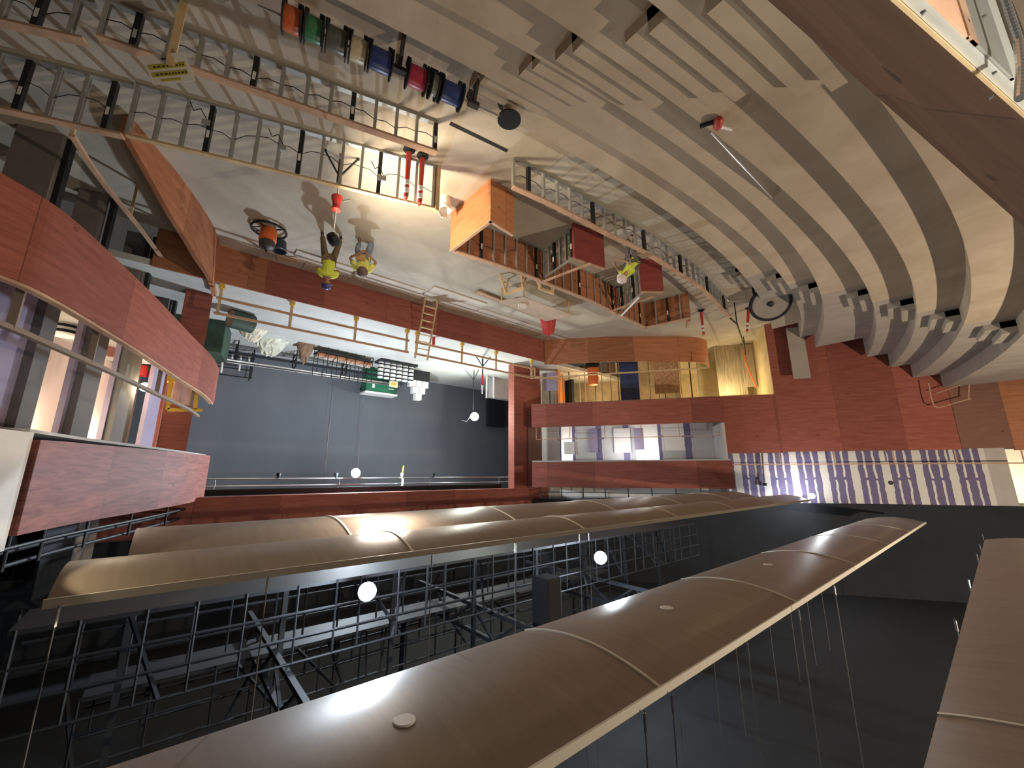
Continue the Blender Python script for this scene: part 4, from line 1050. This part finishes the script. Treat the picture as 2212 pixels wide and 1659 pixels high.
heap(660, 745, .8, .7, .9, mat('brown_sack', (.22, .14, .09), .9, noise=.3, scale=4), 'brown sack pile next to the pale tarp heap', 4)
# pipe rack cart
p0, p1 = stage_at(685, 750), stage_at(800, 775)
o = thing('rack_cart', p0, 'black rack cart loaded with timber at mid stage', 'cart')
MB().bar((p0.x, p0.y, STZ + .25), (p1.x, p1.y, STZ + .25), .8, .08).build('cart_deck', M_DARKSTUD, o)
for k in range(7):
    f = lerp(p0, p1, k / 6)
    for s_ in (-.38, .38): MB().bar((f.x, f.y + s_, STZ), (f.x, f.y + s_, STZ + 1.35), .03, .03).build('upright', M_DARKSTUD, o)
for k in range(5):
    MB().bar((p0.x, p0.y - .2 + .1 * k, STZ + .36 + .06 * (k % 3)), (p1.x, p1.y - .2 + .1 * k, STZ + .36 + .06 * (k % 3)), .09, .1).build('timber', (M_BROWN, M_PLATE, M_GYPPLAIN)[k % 3])
    tag(bpy.context.scene.objects[-1] if False else COL.objects[-1], ('brown', 'pale', 'grey', 'second brown', 'second pale')[k] + ' timber length lying on the black rack cart', 'timber', 'timber on the rack cart')
for k in range(3):
    f = lerp(p0, p1, .2 + .3 * k); MB().bar((f.x - .3, f.y - .38, STZ + .4), (f.x + .3, f.y - .38, STZ + 1.25), .03, .03).build('cross_brace', M_DARKSTUD, o)
# keg rack
p0 = stage_at(835, 780)
o = thing('drum_rack', (p0.x, p0.y, STZ), 'low dark rack under the white banded drums on the stage', 'rack')
MB().box((p0.x - .6, p0.y, STZ + .06), (2.2, .9, .12)).build('pallet', M_DARKSTUD, o)
for k in range(6):
    x = p0.x + .3 - .36 * k; dr = MB().lathe([(.15, .12), (.15, 1.0)], (x, p0.y, STZ), 16).build('banded_drum', M_WHITEP, None, smooth=True); tag(dr, 'white drum with dark bands on the stage rack, %s from the near end' % ('first', 'second', 'third', 'fourth', 'fifth', 'last')[k], 'drum', 'banded drums on the stage rack')
    b_ = MB()
    for z in (.2, .42, .64, .86): b_.lathe([(.156, z), (.156, z + .07)], (x, p0.y, STZ), 16)
    b_.build('dark_band', M_DARKSTUD, dr)
# green cabinet
p0 = hy(818, 845, 23.3)
o = thing('green_cabinet', (p0.x, 23.3, STZ), 'green site cabinet with a pale lid in front of the backdrop', 'cabinet')
zb = hy(818, 800, 23.3).z; x0, x1 = hy(786, 840, 23.3).x, hy(852, 840, 23.3).x; zt2 = hy(818, 850, 23.3).z; zm = hy(818, 826, 23.3).z
MB().box(((x0 + x1) / 2, 23.35, (STZ + zt2) / 2), (abs(x1 - x0), .8, zt2 - STZ)).build('cabinet_body', M_GREENP, o, bevel=.02)
MB().box(((x0 + x1) / 2, 23.35, zt2 + .05), (abs(x1 - x0) + .1, .9, .1)).build('lid', M_WHITEP, o)
MB().box((x0 + .75 * (x1 - x0) * .3, 22.94, (zm + zt2) / 2), (.14, .02, .22)).build('label_plate', M_WHITEP, o)
MB().box((x1 + .35, 22.94, (zm + zt2) / 2 + .05), (.34, .02, .05)).build('label_plate', M_LABEL, o)
# sign on stage
p0 = hy(850, 830, 21.6)
o = thing('notice_board', (p0.x, 21.6, STZ), 'small cream notice board on a stand in front of the green cabinet', 'sign')
MB().box((p0.x, 21.6, p0.z), (.5, .03, .36)).build('board', mat('cream_card', (.78, .70, .45), .7), o); MB().tube((p0.x, 21.63, STZ), (p0.x, 21.63, p0.z), .02, n=8).build('stand', M_PIPE, o)
MB().box((p0.x, 21.58, p0.z), (.26, .01, .14)).build('emblem', M_YELP, o)
# white boxes stack
p0 = hy(902, 845, 22.0)
for k, (dx, dz) in enumerate(((-.42, 0), (0, 0), (.42, 0), (-.2, .4), (.22, .4), (0, .8))):
    z = STZ + .62 + dz
    o = thing('white_carton', (p0.x + dx, 22.0, z), ('white carton in the bottom row of the stage stack, left end', 'white carton in the middle of the bottom row of the stage stack', 'white carton in the bottom row of the stage stack, right end', 'white carton in the middle row of the stage stack, left one', 'white carton in the middle row of the stage stack, right one', 'white carton on top of the stage stack')[k], 'carton', 'white cartons stacked on the stage')
    MB().box((p0.x - dx, 22.0, z + .19), (.38, .38, .36)).build('carton_body', M_WHITEP, o, bevel=.01); MB().box((p0.x - dx, 22.0, z + .377), (.40, .40, .015)).build('lid', M_WHITE, o)
tag(MB().box((p0.x, 22.0, STZ + .31), (1.3, .5, .62)).build('dark_crate', M_DARKSTUD), 'dark crate under the stack of white cartons', 'crate')
# crate panels and lamp stand on the far side of the stage
b0 = stage_at(1043, 772)
o = thing('stage_lamp_stand', b0, 'red and black lamp stand at the far side of the stage under the glaring light', 'lamp stand')
MB().tube(b0, b0 + Vector((0, 0, 1.1)), .04, n=10).build('lower_pole', M_DARKSTUD, o); MB().tube(b0 + Vector((0, 0, .95)), b0 + Vector((0, 0, 1.6)), .05, n=10).build('red_pole', M_REDP, o)
lt = Vector((-13.52, 19.5, 4.09)); MB().tube(b0 + Vector((0, 0, 1.55)), b0 + Vector((0, 0, 2.0)), .06, .03, 10).build('white_clamp', M_WHITEP, o)
for k in range(3):
    a = 2.1 * k; MB().bar(b0 + Vector((0, 0, .5)), b0 + Vector((.45 * math.cos(a), .45 * math.sin(a), .02)), .04, .04).build('leg', M_DARKSTUD, o)
o = thing('flood_stand', (lt.x, lt.y + .15, STZ), 'tall stand with the glaring flood lamp at the far side of the stage', 'lamp stand')
MB().tube((lt.x, lt.y + .15, STZ), lt + Vector((0, .15, 0)), .025, n=8).build('pole', M_STEEL, o)
for k in range(3):
    a = .5 + 2.1 * k; MB().bar((lt.x, lt.y + .15, STZ + .6), (lt.x + .5 * math.cos(a), lt.y + .15 + .5 * math.sin(a), STZ + .02), .03, .03).build('leg', M_STEEL, o)
MB().lathe([(.1, -.15), (.25, 0), (.26, .02)], lt, 20, Vector((.55, -.8, .1))).build('housing', M_DARKSTUD, o); MB().lathe([(0, .021), (.24, .021), (.24, .03), (0, .034)], lt, 20, Vector((.55, -.8, .1))).build('lit_lens', mat('lit_flood_face', (1, 1, 1), .5, emit=(.96, 1, .86, 70)), o)
cab = MB().path([lt + Vector((.3, 0, .0)), lt + Vector((.55, 0, .35)), lt + Vector((.9, 0, .30)), lt + Vector((1.2, .1, .42))], .012, 6); cab.build('loose_cable', M_BLACK, o)
x0, x1 = -15.6, -14.5
pz = hy(1078, 858, 20).z
tag(MB().box((hy(1080, 840, 20.5).x, 20.5, (STZ + pz) / 2), (1.6, .5, pz - STZ)).build('grey_flat', M_GYPPLAIN, bevel=.02), 'grey upright flat standing at the far side of the stage', 'stage flat')
for px, nm in ((1051, 'left'), (1066, 'right')):
    t_ = hy(px, 860, 20.1); tag(MB().bar((t_.x, 20.1, STZ), (t_.x, 20.1, t_.z), .08, .08).build('white_batten', M_WHITEP), 'white upright batten against the grey flat, %s one' % ('nearer the stage middle' if nm == 'left' else 'nearer the column'), 'batten')
tag(MB().box((hy(1070, 905, 23.8).x, 23.8, hy(1070, 905, 23.8).z - 1.2), (1.5, .3, 3.6)).build('dark_screen', M_STEEL), 'dark panel screen behind the flood lamp', 'screen')
# pipes across the top of the stage opening
for k, (y, z) in enumerate(((19.0, 7.58), (19.25, 7.86))):
    o = MB().tube((-.9, y, z), (-15.9, y, z), .03, n=10)
    for x in (-1.5, -6, -10.5, -15): o.tube((x, y, z), (x, y, 9.4), .008, n=5)
    tag(o.build('fly_pipe', M_PIPE), ('lower bright fly pipe across the top of the stage opening', 'upper fly pipe across the top of the stage opening')[k], 'pipe', 'fly pipes')
tag(MB().box((-7.5, 18.2, 8.05), (14, .1, .22)).build('black_border', M_BLACK), 'black border cloth above the fly pipes', 'border')
for k, (px, yel) in enumerate(((600, 0), (868, 1), (725, 0), (935, 0))):
    c = hy(px, 1042, 19.0); o = thing('stage_fixture', (c.x, 19.0, 7.58), ('small dark fixture on the fly pipe, nearest the near boxes', 'white and yellow hanging hook on the fly pipe, right of the glaring lamp', 'small dark clamp on the fly pipe, beside the glaring lamp', 'small dark clamp on the fly pipe, far half')[k], 'stage fixture', 'fixtures on the fly pipes')
    MB().lathe([(.04, 0), (.07, -.05), (.09, -.18), (.08, -.2)], (c.x, 19.0, 7.55), 14).build('lamp_body', M_DARKSTUD if not yel else M_WHITEP, o)
    MB().torus((c.x, 19.0, 7.58), .05, .014, (1, 0, 0), 12, 6).build('clamp', M_YELP if yel else M_STEEL, o)
    if yel: MB().bar((c.x, 19.0, 7.4), (c.x - .05, 19.0, 7.0), .10, .03).build('yellow_strap', M_YELP, o); MB().bar((c.x, 18.9, 7.6), (c.x + .02, 18.9, 8.15), .1, .06).build('white_drop', M_WHITEP, o)
for px in (708, 778):
    c = hy(px, 960, 24.0); tag(MB().tube((c.x, 24.05, STZ + 1.0), (c.x, 24.05, 7.9), .012, n=6).build('hanging_rope', M_PIPE), 'thin pale rope hanging before the backdrop, %s' % ('left of the glaring lamp' if px == 708 else 'under the glaring lamp'), 'rope', 'ropes before the backdrop')

p = hz(937, 728, STZ)
tag(MB().tube((p.x, p.y, STZ), (p.x, p.y, STZ + .38), .07, n=12).build('red_bollard', M_REDP), 'short dark red post standing on the stage behind the guard rail', 'post')
c = stage_at(508, 752)
o = thing('pipe_rack', (c.x, c.y, STZ), 'black pipe rack with white tubes at the near end of the stage', 'rack')
for dx in (-.8, .8):
    for dy in (-.3, .3): MB().tube((c.x + dx, c.y + dy, STZ), (c.x + dx, c.y + dy, STZ + 1.5), .03, n=8).build('upright', M_DARKSTUD, o)
for z in (.5, 1.1, 1.48): MB().bar((c.x - .85, c.y - .3, STZ + z), (c.x + .85, c.y - .3, STZ + z), .05, .05).build('cross_bar', M_DARKSTUD, o)
for k in range(4): MB().tube((c.x - .6 + .35 * k, c.y - .36, STZ + .3), (c.x - .62 + .35 * k, c.y - .36, STZ + .3 + (.5, .9, .55, 1.1)[k]), .045, n=10).build('white_tube', M_WHITEP, o)
# sprinkler drop and outlet on the striped wall
def onG(px, py, off=-.78):
    s_, z_ = aL(px, py, off); return pL(s_, off, z_)
o = thing('pipe_drop', onG(1648, 985), 'rusty pipe drop with a dark head on the striped board wall', 'pipe')
MB().tube(onG(1646, 978), onG(1651, 1042), .04, n=8).build('drop_pipe', mat('rusty_pipe', (.20, .13, .12), .6), o); MB().box(onG(1652, 1046), (.14, .14, .14)).build('dark_head', M_DARKSTUD, o)
c = onG(1924, 1043, -.94); tag(MB().lathe([(0, 0), (.09, 0), (.09, .03), (0, .03)], c, 16, NL).build('round_outlet', M_DARKSTUD), 'small dark round outlet on a white joint of the striped wall', 'outlet')

# ------------------------------------------------------------------ near side boxes
def onR(px, py, off=0.0):
    s_, z_ = aR(px, py, off); return pR(s_, off, z_)
# lamp and red pail in the box
c = onR(313, 836, -.35)
lamp_head(c, CAM, 'glaring warm lamp inside the near box beside the red pail', .16, material=M_LAMPW, post=(c.x, c.y, 3.68))
c = onR(311, 803, -.55)
o = thing('red_pail', (c.x, c.y, c.z), 'red fire pail on the ledge of the near box under the glaring lamp', 'pail')
MB().lathe([(.14, -.25), (.17, .12), (.18, .12), (.18, .15), (0, .14)], c, 20).build('pail_body', mat('fire_red', (.62, .03, .03), .4), o, smooth=True); MB().torus(c + Vector((0, 0, -.3)), .15, .03, (0, 0, 1), 20, 6).build('black_base', M_BLACK, o)
MB().box((c.x, c.y, (3.68 + c.z - .3) / 2), (.34, .34, c.z - .3 - 3.68)).build('pedestal', M_DARKSTUD, o)
# white drum with black bands
c = onR(138, 726, -.62); c = Vector((c.x, c.y, 3.68)); zc = aR(138, 726, -.62)[1] - 3.68
o = thing('white_drum', c, 'white drum with black bands standing on the near box floor', 'drum')
MB().lathe([(.30, 0), (.30, zc - .04), (.26, zc), (0, zc)], c, 24).build('drum_body', M_WHITEP, o, smooth=True)
for z in (zc - .26, zc - .12): MB().lathe([(.307, z), (.307, z + .07)], c, 24).build('black_band', M_BLACK, o)
for k in range(6):
    a = math.radians(235 + 9 * (k % 3)); z = c.z + zc - .48 + .12 * (k // 3)
    MB().box((c.x + .302 * math.cos(a), c.y + .302 * math.sin(a), z), (.012, .03, .10), a).build('stencil_mark', M_BLACK, o)
c = onR(240, 756, -.5); 
o = thing('round_disc', c, 'pink round disc leaning on the near box wall', 'disc')
MB().lathe([(0, -.02), (.20, -.02), (.22, 0), (.2, .02), (0, .015)], c, 24, Vector((-.55, -.83, .1))).build('disc', mat('dusty_pink', (.55, .24, .22), .6), o)
MB().box((c.x, c.y, (c.z - .2 + 3.68) / 2), (.1, .1, max(.05, c.z - .2 - 3.68)), 0).build('prop_block', M_DARKSTUD, o)
# yellow frame
YP = PY - .25
yf = thing('yellow_frame', hy(395, 885, YP), 'bright yellow timber frame at the stage end of the near box', 'frame')
for a, b in (((362, 885), (437, 886)), ((369, 815), (362, 884)), ((425, 835), (422, 884))): MB().bar(hy(*a, YP), hy(*b, YP), .10, .10).build('bar', M_YELP, yf)
MB().bar(hy(370, 825, YP), hy(370, 812, YP), .2, .2).build('foot_block', M_YELP, yf)
pb = hy(398, 846, PY - .06)
tag(MB().box((pb.x, PY - .06, pb.z), (.62, .05, .85)).build('pink_board', mat('pink_board', (.62, .47, .58), .85)), 'pale pink board behind the yellow timber frame of the near box', 'board')
# ledge rail along the near boxes
lr = thing('box_ledge_rail', (1.4, 10, 5.6), 'dark timber ledge rail across the lit doorways of the near boxes', 'rail')
RL2 = [Vector((p[0] + .25, p[1], 5.42)) for p in RLOW[10:]]
mb = MB()
for a, b in zip(RL2[:-1], RL2[1:]): mb.bar(a, b, .10, .07)
mb.build('top_rail', mat('grey_timber', (.26, .21, .17), .8), lr)
for k in range(4):
    q_ = RL2[min(len(RL2) - 1, 3 + k * 8)]; MB().bar((q_.x, q_.y, 4.3), (q_.x, q_.y, 5.42), .09, .09).build('post', mat('grey_timber', (1, 1, 1)), lr)
# top railing of the near boxes and the conduits behind it
tr = thing('near_box_railing', (.9, 12, 8.3), 'black round railing and cables above the upper near box front', 'railing')
for dz, dx in ((.22, .1), (.32, .3), (.5, .2)):
    MB().path([(p[0] + dx, p[1], 8.26 + dz) for p in RUP[2::3]], .035, 8).build('rail', M_STEEL if dz > .3 else M_DARKSTUD, tr)
for k in range(5):
    q_ = RUP[4 + 5 * k]; MB().tube((q_[0] + .1, q_[1], 8.26), (q_[0] + .1, q_[1], 8.8), .025, n=8).build('post', M_DARKSTUD, tr)
for xa, xb, mm, lb in ((100, 165, M_STEEL, 'dark gallery board behind the near railing, farthest from the stage'), (183, 222, M_GYPPLAIN, 'wide pale gallery board behind the near railing')):
    sa_, sb_ = aR(xa, 1140, -.1)[0], aR(xb, 1140, -.1)[0]; c = pR((sa_ + sb_) / 2, -.1, 9.1)
    if c.y > PY - .3: c = c - DR * (c.y - PY + .5)
    tag(MB().box(c, (min(1.6, abs(sb_ - sa_)), .06, 2.2), math.atan2(DR.y, DR.x)).build('gallery_board', mm), lb, 'board', 'gallery boards')
# handrail and posts of the dim side aisle
sr = thing('aisle_handrail', (1.6, 13, 0), 'curved pale wooden handrail in the dim near side aisle', 'handrail')
hp_ = smooth_curve([hz(*p_, .95).xy for p_ in ((155, 292), (220, 390), (300, 490), (360, 570), (410, 630), (440, 680))], 4)
mb = MB()
for a, b in zip(hp_[:-1], hp_[1:]): mb.bar((*a, .95), (*b, .95), .09, .06)
mb.build('top_rail', M_PLATE, sr)
for i in (0, 7, 13, 19): MB().bar((*hp_[i], 0), (*hp_[i], .93), .08, .06).build('post', M_PLATE2, sr)
M_COL = mat('column_grey', (.20, .18, .165), .85, noise=.12, scale=1)
for k, (px, py, w) in enumerate(((100, 292, .75), (208, 420, .55), (303, 508, .5), (362, 578, .6))):
    b0 = hz(px, py, 0) + Vector((-.5, -.2, 0)); o = thing('aisle_column', (b0.x + .5, b0.y + .2, 0), ('grey clad column in the dim near side aisle, nearest to the viewer', 'grey clad column in the dim near side aisle, second from the viewer', 'grey clad column in the dim near side aisle, third from the viewer', 'grey clad column in the dim near side aisle, nearest the stage')[k], 'column', 'columns of the near side aisle')
    MB().box((b0.x + .5, b0.y + .2, 1.78), (w, .35, 3.55), .3).build('cladding', M_COL, o); MB().box((b0.x + .16 - w * .1, b0.y + .1, 1.75), (.10, .16, 3.5), .3).build('black_stud', M_DARKSTUD, o)
p = hz(40, 400, 0)
tag(MB().box((p.x + 1.2, p.y + .9, .6), (1.4, .8, 1.2), .4).build('blue_tarp_pile', mat('navy_cloth', (.012, .018, .05), .7), bevel=.1), 'dark navy covered pile in the near corner under the boxes', 'pile')

# ------------------------------------------------------------------ people
def skin(name, verts, edges, radii, root, material, parent, sub=1):
    me = bpy.data.meshes.new(name); me.from_pydata([tuple(v) for v in verts], edges, []); me.materials.append(material)
    o = bpy.data.objects.new(name, me); COL.objects.link(o)
    sk = o.modifiers.new('skin', 'SKIN'); sk.use_smooth_shade = True
    for i, r in enumerate(radii):
        d = me.skin_vertices[0].data[i]; d.radius = (r, r) if not isinstance(r, tuple) else r; d.use_root = (i == root)
    if sub: s_ = o.modifiers.new('sub', 'SUBSURF'); s_.levels = sub; s_.render_levels = sub
    o.parent = parent
    return o
def person(base, yaw, J, label, shirt, pants, hat, skin_m, vest=None):
    """J: joints in metres, x right, y forward, z up; yaw turns forward to the compass direction"""
    root = thing('person', base, label, 'person'); root.rotation_euler = (0, 0, yaw)
    V, Ed, Ra, ix = [], [], [], {}
    def add(n, p, r, to=None):
        ix[n] = len(V); V.append(Vector(p)); Ra.append(r)
        if to: Ed.append((ix[to], ix[n]))
    add('pelvis', J['pelvis'], (.155, .11)); add('waist', J['waist'], (.135, .10), 'pelvis'); add('chest', J['chest'], (.165, .115), 'waist')
    add('neck', J['neck'], .058, 'chest')
    hd = Vector(J['head']); nk = Vector(J['neck']); ud = (hd - nk).normalized(); fd = Vector(J['look']).normalized()
    add('jaw', nk + ud * .09 + fd * .03, .072, 'neck'); add('skull', hd, .098, 'jaw'); add('crown', hd + ud * .07 - fd * .01, .075, 'skull')
    sd = fd.cross(ud).normalized()
    add('nose', hd + fd * .112 - ud * .025, .013, 'skull')
    for s_, nm in ((-1, 'l'), (1, 'r')):
        add('ear' + nm, hd + sd * (.098 * s_) - ud * .02, .018, 'skull')
        sh = J['sh' + nm]; add('sh' + nm, sh, .072, 'chest'); add('el' + nm, J['el' + nm], .047, 'sh' + nm); add('wr' + nm, J['wr' + nm], .030, 'el' + nm)
        w = Vector(J['wr' + nm]); dd = (w - Vector(J['el' + nm])).normalized(); pn = dd.cross(Vector((0, 0, 1))); pn = pn.normalized() if pn.length > .1 else Vector((1, 0, 0))
        bn = pn.cross(dd).normalized()
        add('pm' + nm, w + dd * .06, (.038, .022), 'wr' + nm)
        for k, (o_, L) in enumerate(((-.030, .062), (-.010, .078), (.010, .074), (.029, .058))):
            a = w + dd * .095 + pn * o_
            add('fa%s%d' % (nm, k), a, .0095, 'pm' + nm); add('fb%s%d' % (nm, k), a + dd * (L * .55) - bn * .010, .0085, 'fa%s%d' % (nm, k)); add('fc%s%d' % (nm, k), a + dd * (L * .8) - bn * .034, .0075, 'fb%s%d' % (nm, k))
        add('th' + nm, w + dd * .045 - pn * (.045 * s_) - bn * .012, .011, 'pm' + nm); add('ti' + nm, w + dd * .085 - pn * (.058 * s_) - bn * .030, .009, 'th' + nm)
        add('hp' + nm, J['hp' + nm], .098, 'pelvis'); add('kn' + nm, J['kn' + nm], .062, 'hp' + nm); add('an' + nm, J['an' + nm], .043, 'kn' + nm)
        an = Vector(J['an' + nm]); add('to' + nm, an + Vector((0, .17, -.045)) if 'to' + nm not in J else J['to' + nm], .038, 'an' + nm)
    skin('body', V, Ed, Ra, 0, skin_m, root)
    # clothes
    def sub_skin(nm, keys, edges, radii, material, sub=1):
        return skin(nm, [Vector(k) if not isinstance(k, str) else V[ix[k]] for k in keys], edges, radii, 0, material, root, sub)
    mids = [lerp(V[ix['sh' + n]], V[ix['el' + n]], .75) for n in 'lr']
    sub_skin('shirt', ['waist', 'chest', lerp(V[ix['waist']], V[ix['pelvis']], .8), 'shl', 'shr', mids[0], mids[1], lerp(V[ix['chest']], V[ix['neck']], .6)],
             [(0, 1), (0, 2), (1, 3), (1, 4), (3, 5), (4, 6), (1, 7)], [(.20, .15), (.235, .165), (.205, .16), .12, .12, .09, .09, .09], shirt)
    lo = [lerp(V[ix['kn' + n]], V[ix['an' + n]], .9) for n in 'lr']
    sub_skin('trousers', ['pelvis', 'hpl', 'hpr', 'knl', 'knr', lo[0], lo[1]], [(0, 1), (0, 2), (1, 3), (2, 4), (3, 5), (4, 6)], [(.19, .15), .13, .13, .095, .095, .08, .08], pants)
    for n in 'lr':
        a, t = V[ix['an' + n]], V[ix['to' + n]]
        sub_skin('boot', [a + Vector((0, 0, .06)), a + Vector((0, -.02, -.03)), lerp(a, t, .55) + Vector((0, 0, -.012)), t], [(0, 1), (1, 2), (2, 3)], [.055, .052, .05, .046], mat('dark_boot', (.05, .04, .035), .7))
    hh = MB(); cc = hd + ud * .035
    hh.lathe([(.168, .0), (.170, .012), (.145, .020), (.142, .06), (.12, .12), (.07, .16), (0, .17)], cc, 24, ud)
    hh.lathe([(.10, .004), (.10, .012)], cc + fd * .075, 20, ud)
    h_ = hh.build('hard_hat', hat, None, smooth=True); h_.parent = root
    for s_ in (-1, 1):
        e = MB().lathe([(0, -.010), (.012, 0), (0, .006)], hd + fd * .094 + sd * (.035 * s_) + ud * .012, 10, fd).build('eye', M_DARKSTUD); e.parent = root
    mo = MB().bar(hd + fd * .096 - ud * .065 - sd * .025, hd + fd * .096 - ud * .065 + sd * .025, .012, .010).build('mouth', mat('lip', (.32, .12, .10), .6)); mo.parent = root
    if vest:
        pc = MB().box(Vector(J['pelvis']) + Vector(vest), (.30, .10, .24)).build('tool_pouch', mat('tan_leather', (.52, .32, .14), .7), None, bevel=.03); pc.parent = root
    return root
f1, f2 = hz(698, 504, 0), hz(736, 506, 0); mid = (f1 + f2) / 2; sx = abs((f1 - f2).length) / 2
away = math.atan2(.24, .97)
person((mid.x, mid.y, 0), away, {'pelvis': (0, 0, .93), 'waist': (0, 0, 1.10), 'chest': (0, .03, 1.33), 'neck': (0, .05, 1.50), 'head': (0, .09, 1.655), 'look': (0, 1, -.35),
    'shl': (-.19, .03, 1.41), 'shr': (.19, .03, 1.41), 'ell': (-.30, .10, 1.15), 'elr': (.30, .10, 1.15), 'wrl': (-.13, .33, 1.14), 'wrr': (.13, .33, 1.14),
    'hpl': (-.10, 0, .89), 'hpr': (.10, 0, .89), 'knl': (-.19, .03, .48), 'knr': (.19, .03, .48), 'anl': (-sx, 0, .085), 'anr': (sx, 0, .085)},
    'standing person in yellow green shirt, brown trousers and blue hard hat, legs apart', M_YEL, mat('brown_trousers', (.16, .12, .075), .9, noise=.2, scale=8), mat('blue_hat', (.06, .065, .28), .35), M_SKIN2)
p = hz(790, 512, 0)
toward = math.atan2(-(0 - p.x), (0 - p.y))
person((p.x - .1, p.y + .35, 0), toward, {'pelvis': (0, -.16, .50), 'waist': (0, -.08, .68), 'chest': (0, .08, .90), 'neck': (0, .20, 1.05), 'head': (0, .31, 1.18), 'look': (0, .75, -.65),
    'shl': (-.20, .08, .97), 'shr': (.20, .08, .97), 'ell': (-.40, .22, .74), 'elr': (.40, .22, .74), 'wrl': (-.12, .42, .62), 'wrr': (.12, .42, .62),
    'hpl': (-.10, -.14, .47), 'hpr': (.10, -.14, .47), 'knl': (-.20, .32, .50), 'knr': (.21, .26, .10), 'anl': (-.16, .14, .09), 'anr': (.17, -.20, .10)},
    'crouching person in yellow vest and jeans working on the floor beside the standing one', mat('pale_hi_vis', (.74, .80, .20), .8, noise=.08, scale=8), mat('blue_jeans', (.20, .25, .33), .9, noise=.25, scale=6), mat('brown_hat', (.16, .10, .10), .3), M_SKIN2, vest=(-.08, .27, .10))
p = hz(1362, 512, 0)
person((p.x, p.y, 0), math.radians(-70), {'pelvis': (0, 0, .90), 'waist': (0, .06, 1.05), 'chest': (0, .20, 1.24), 'neck': (0, .31, 1.37), 'head': (0, .40, 1.49), 'look': (0, .8, -.6),
    'shl': (-.19, .20, 1.30), 'shr': (.19, .20, 1.30), 'ell': (-.26, .36, 1.08), 'elr': (.26, .36, 1.08), 'wrl': (-.14, .56, 1.00), 'wrr': (.14, .56, 1.00),
    'hpl': (-.10, 0, .87), 'hpr': (.10, 0, .87), 'knl': (-.12, .06, .47), 'knr': (.12, .04, .47), 'anl': (-.12, -.02, .085), 'anr': (.12, -.05, .085)},
    'person in bright yellow vest and white hard hat leaning over inside the pit', M_YEL, mat('grey_trousers', (.20, .18, .20), .9), mat('white_hat', (.82, .74, .72), .35), M_SKIN)
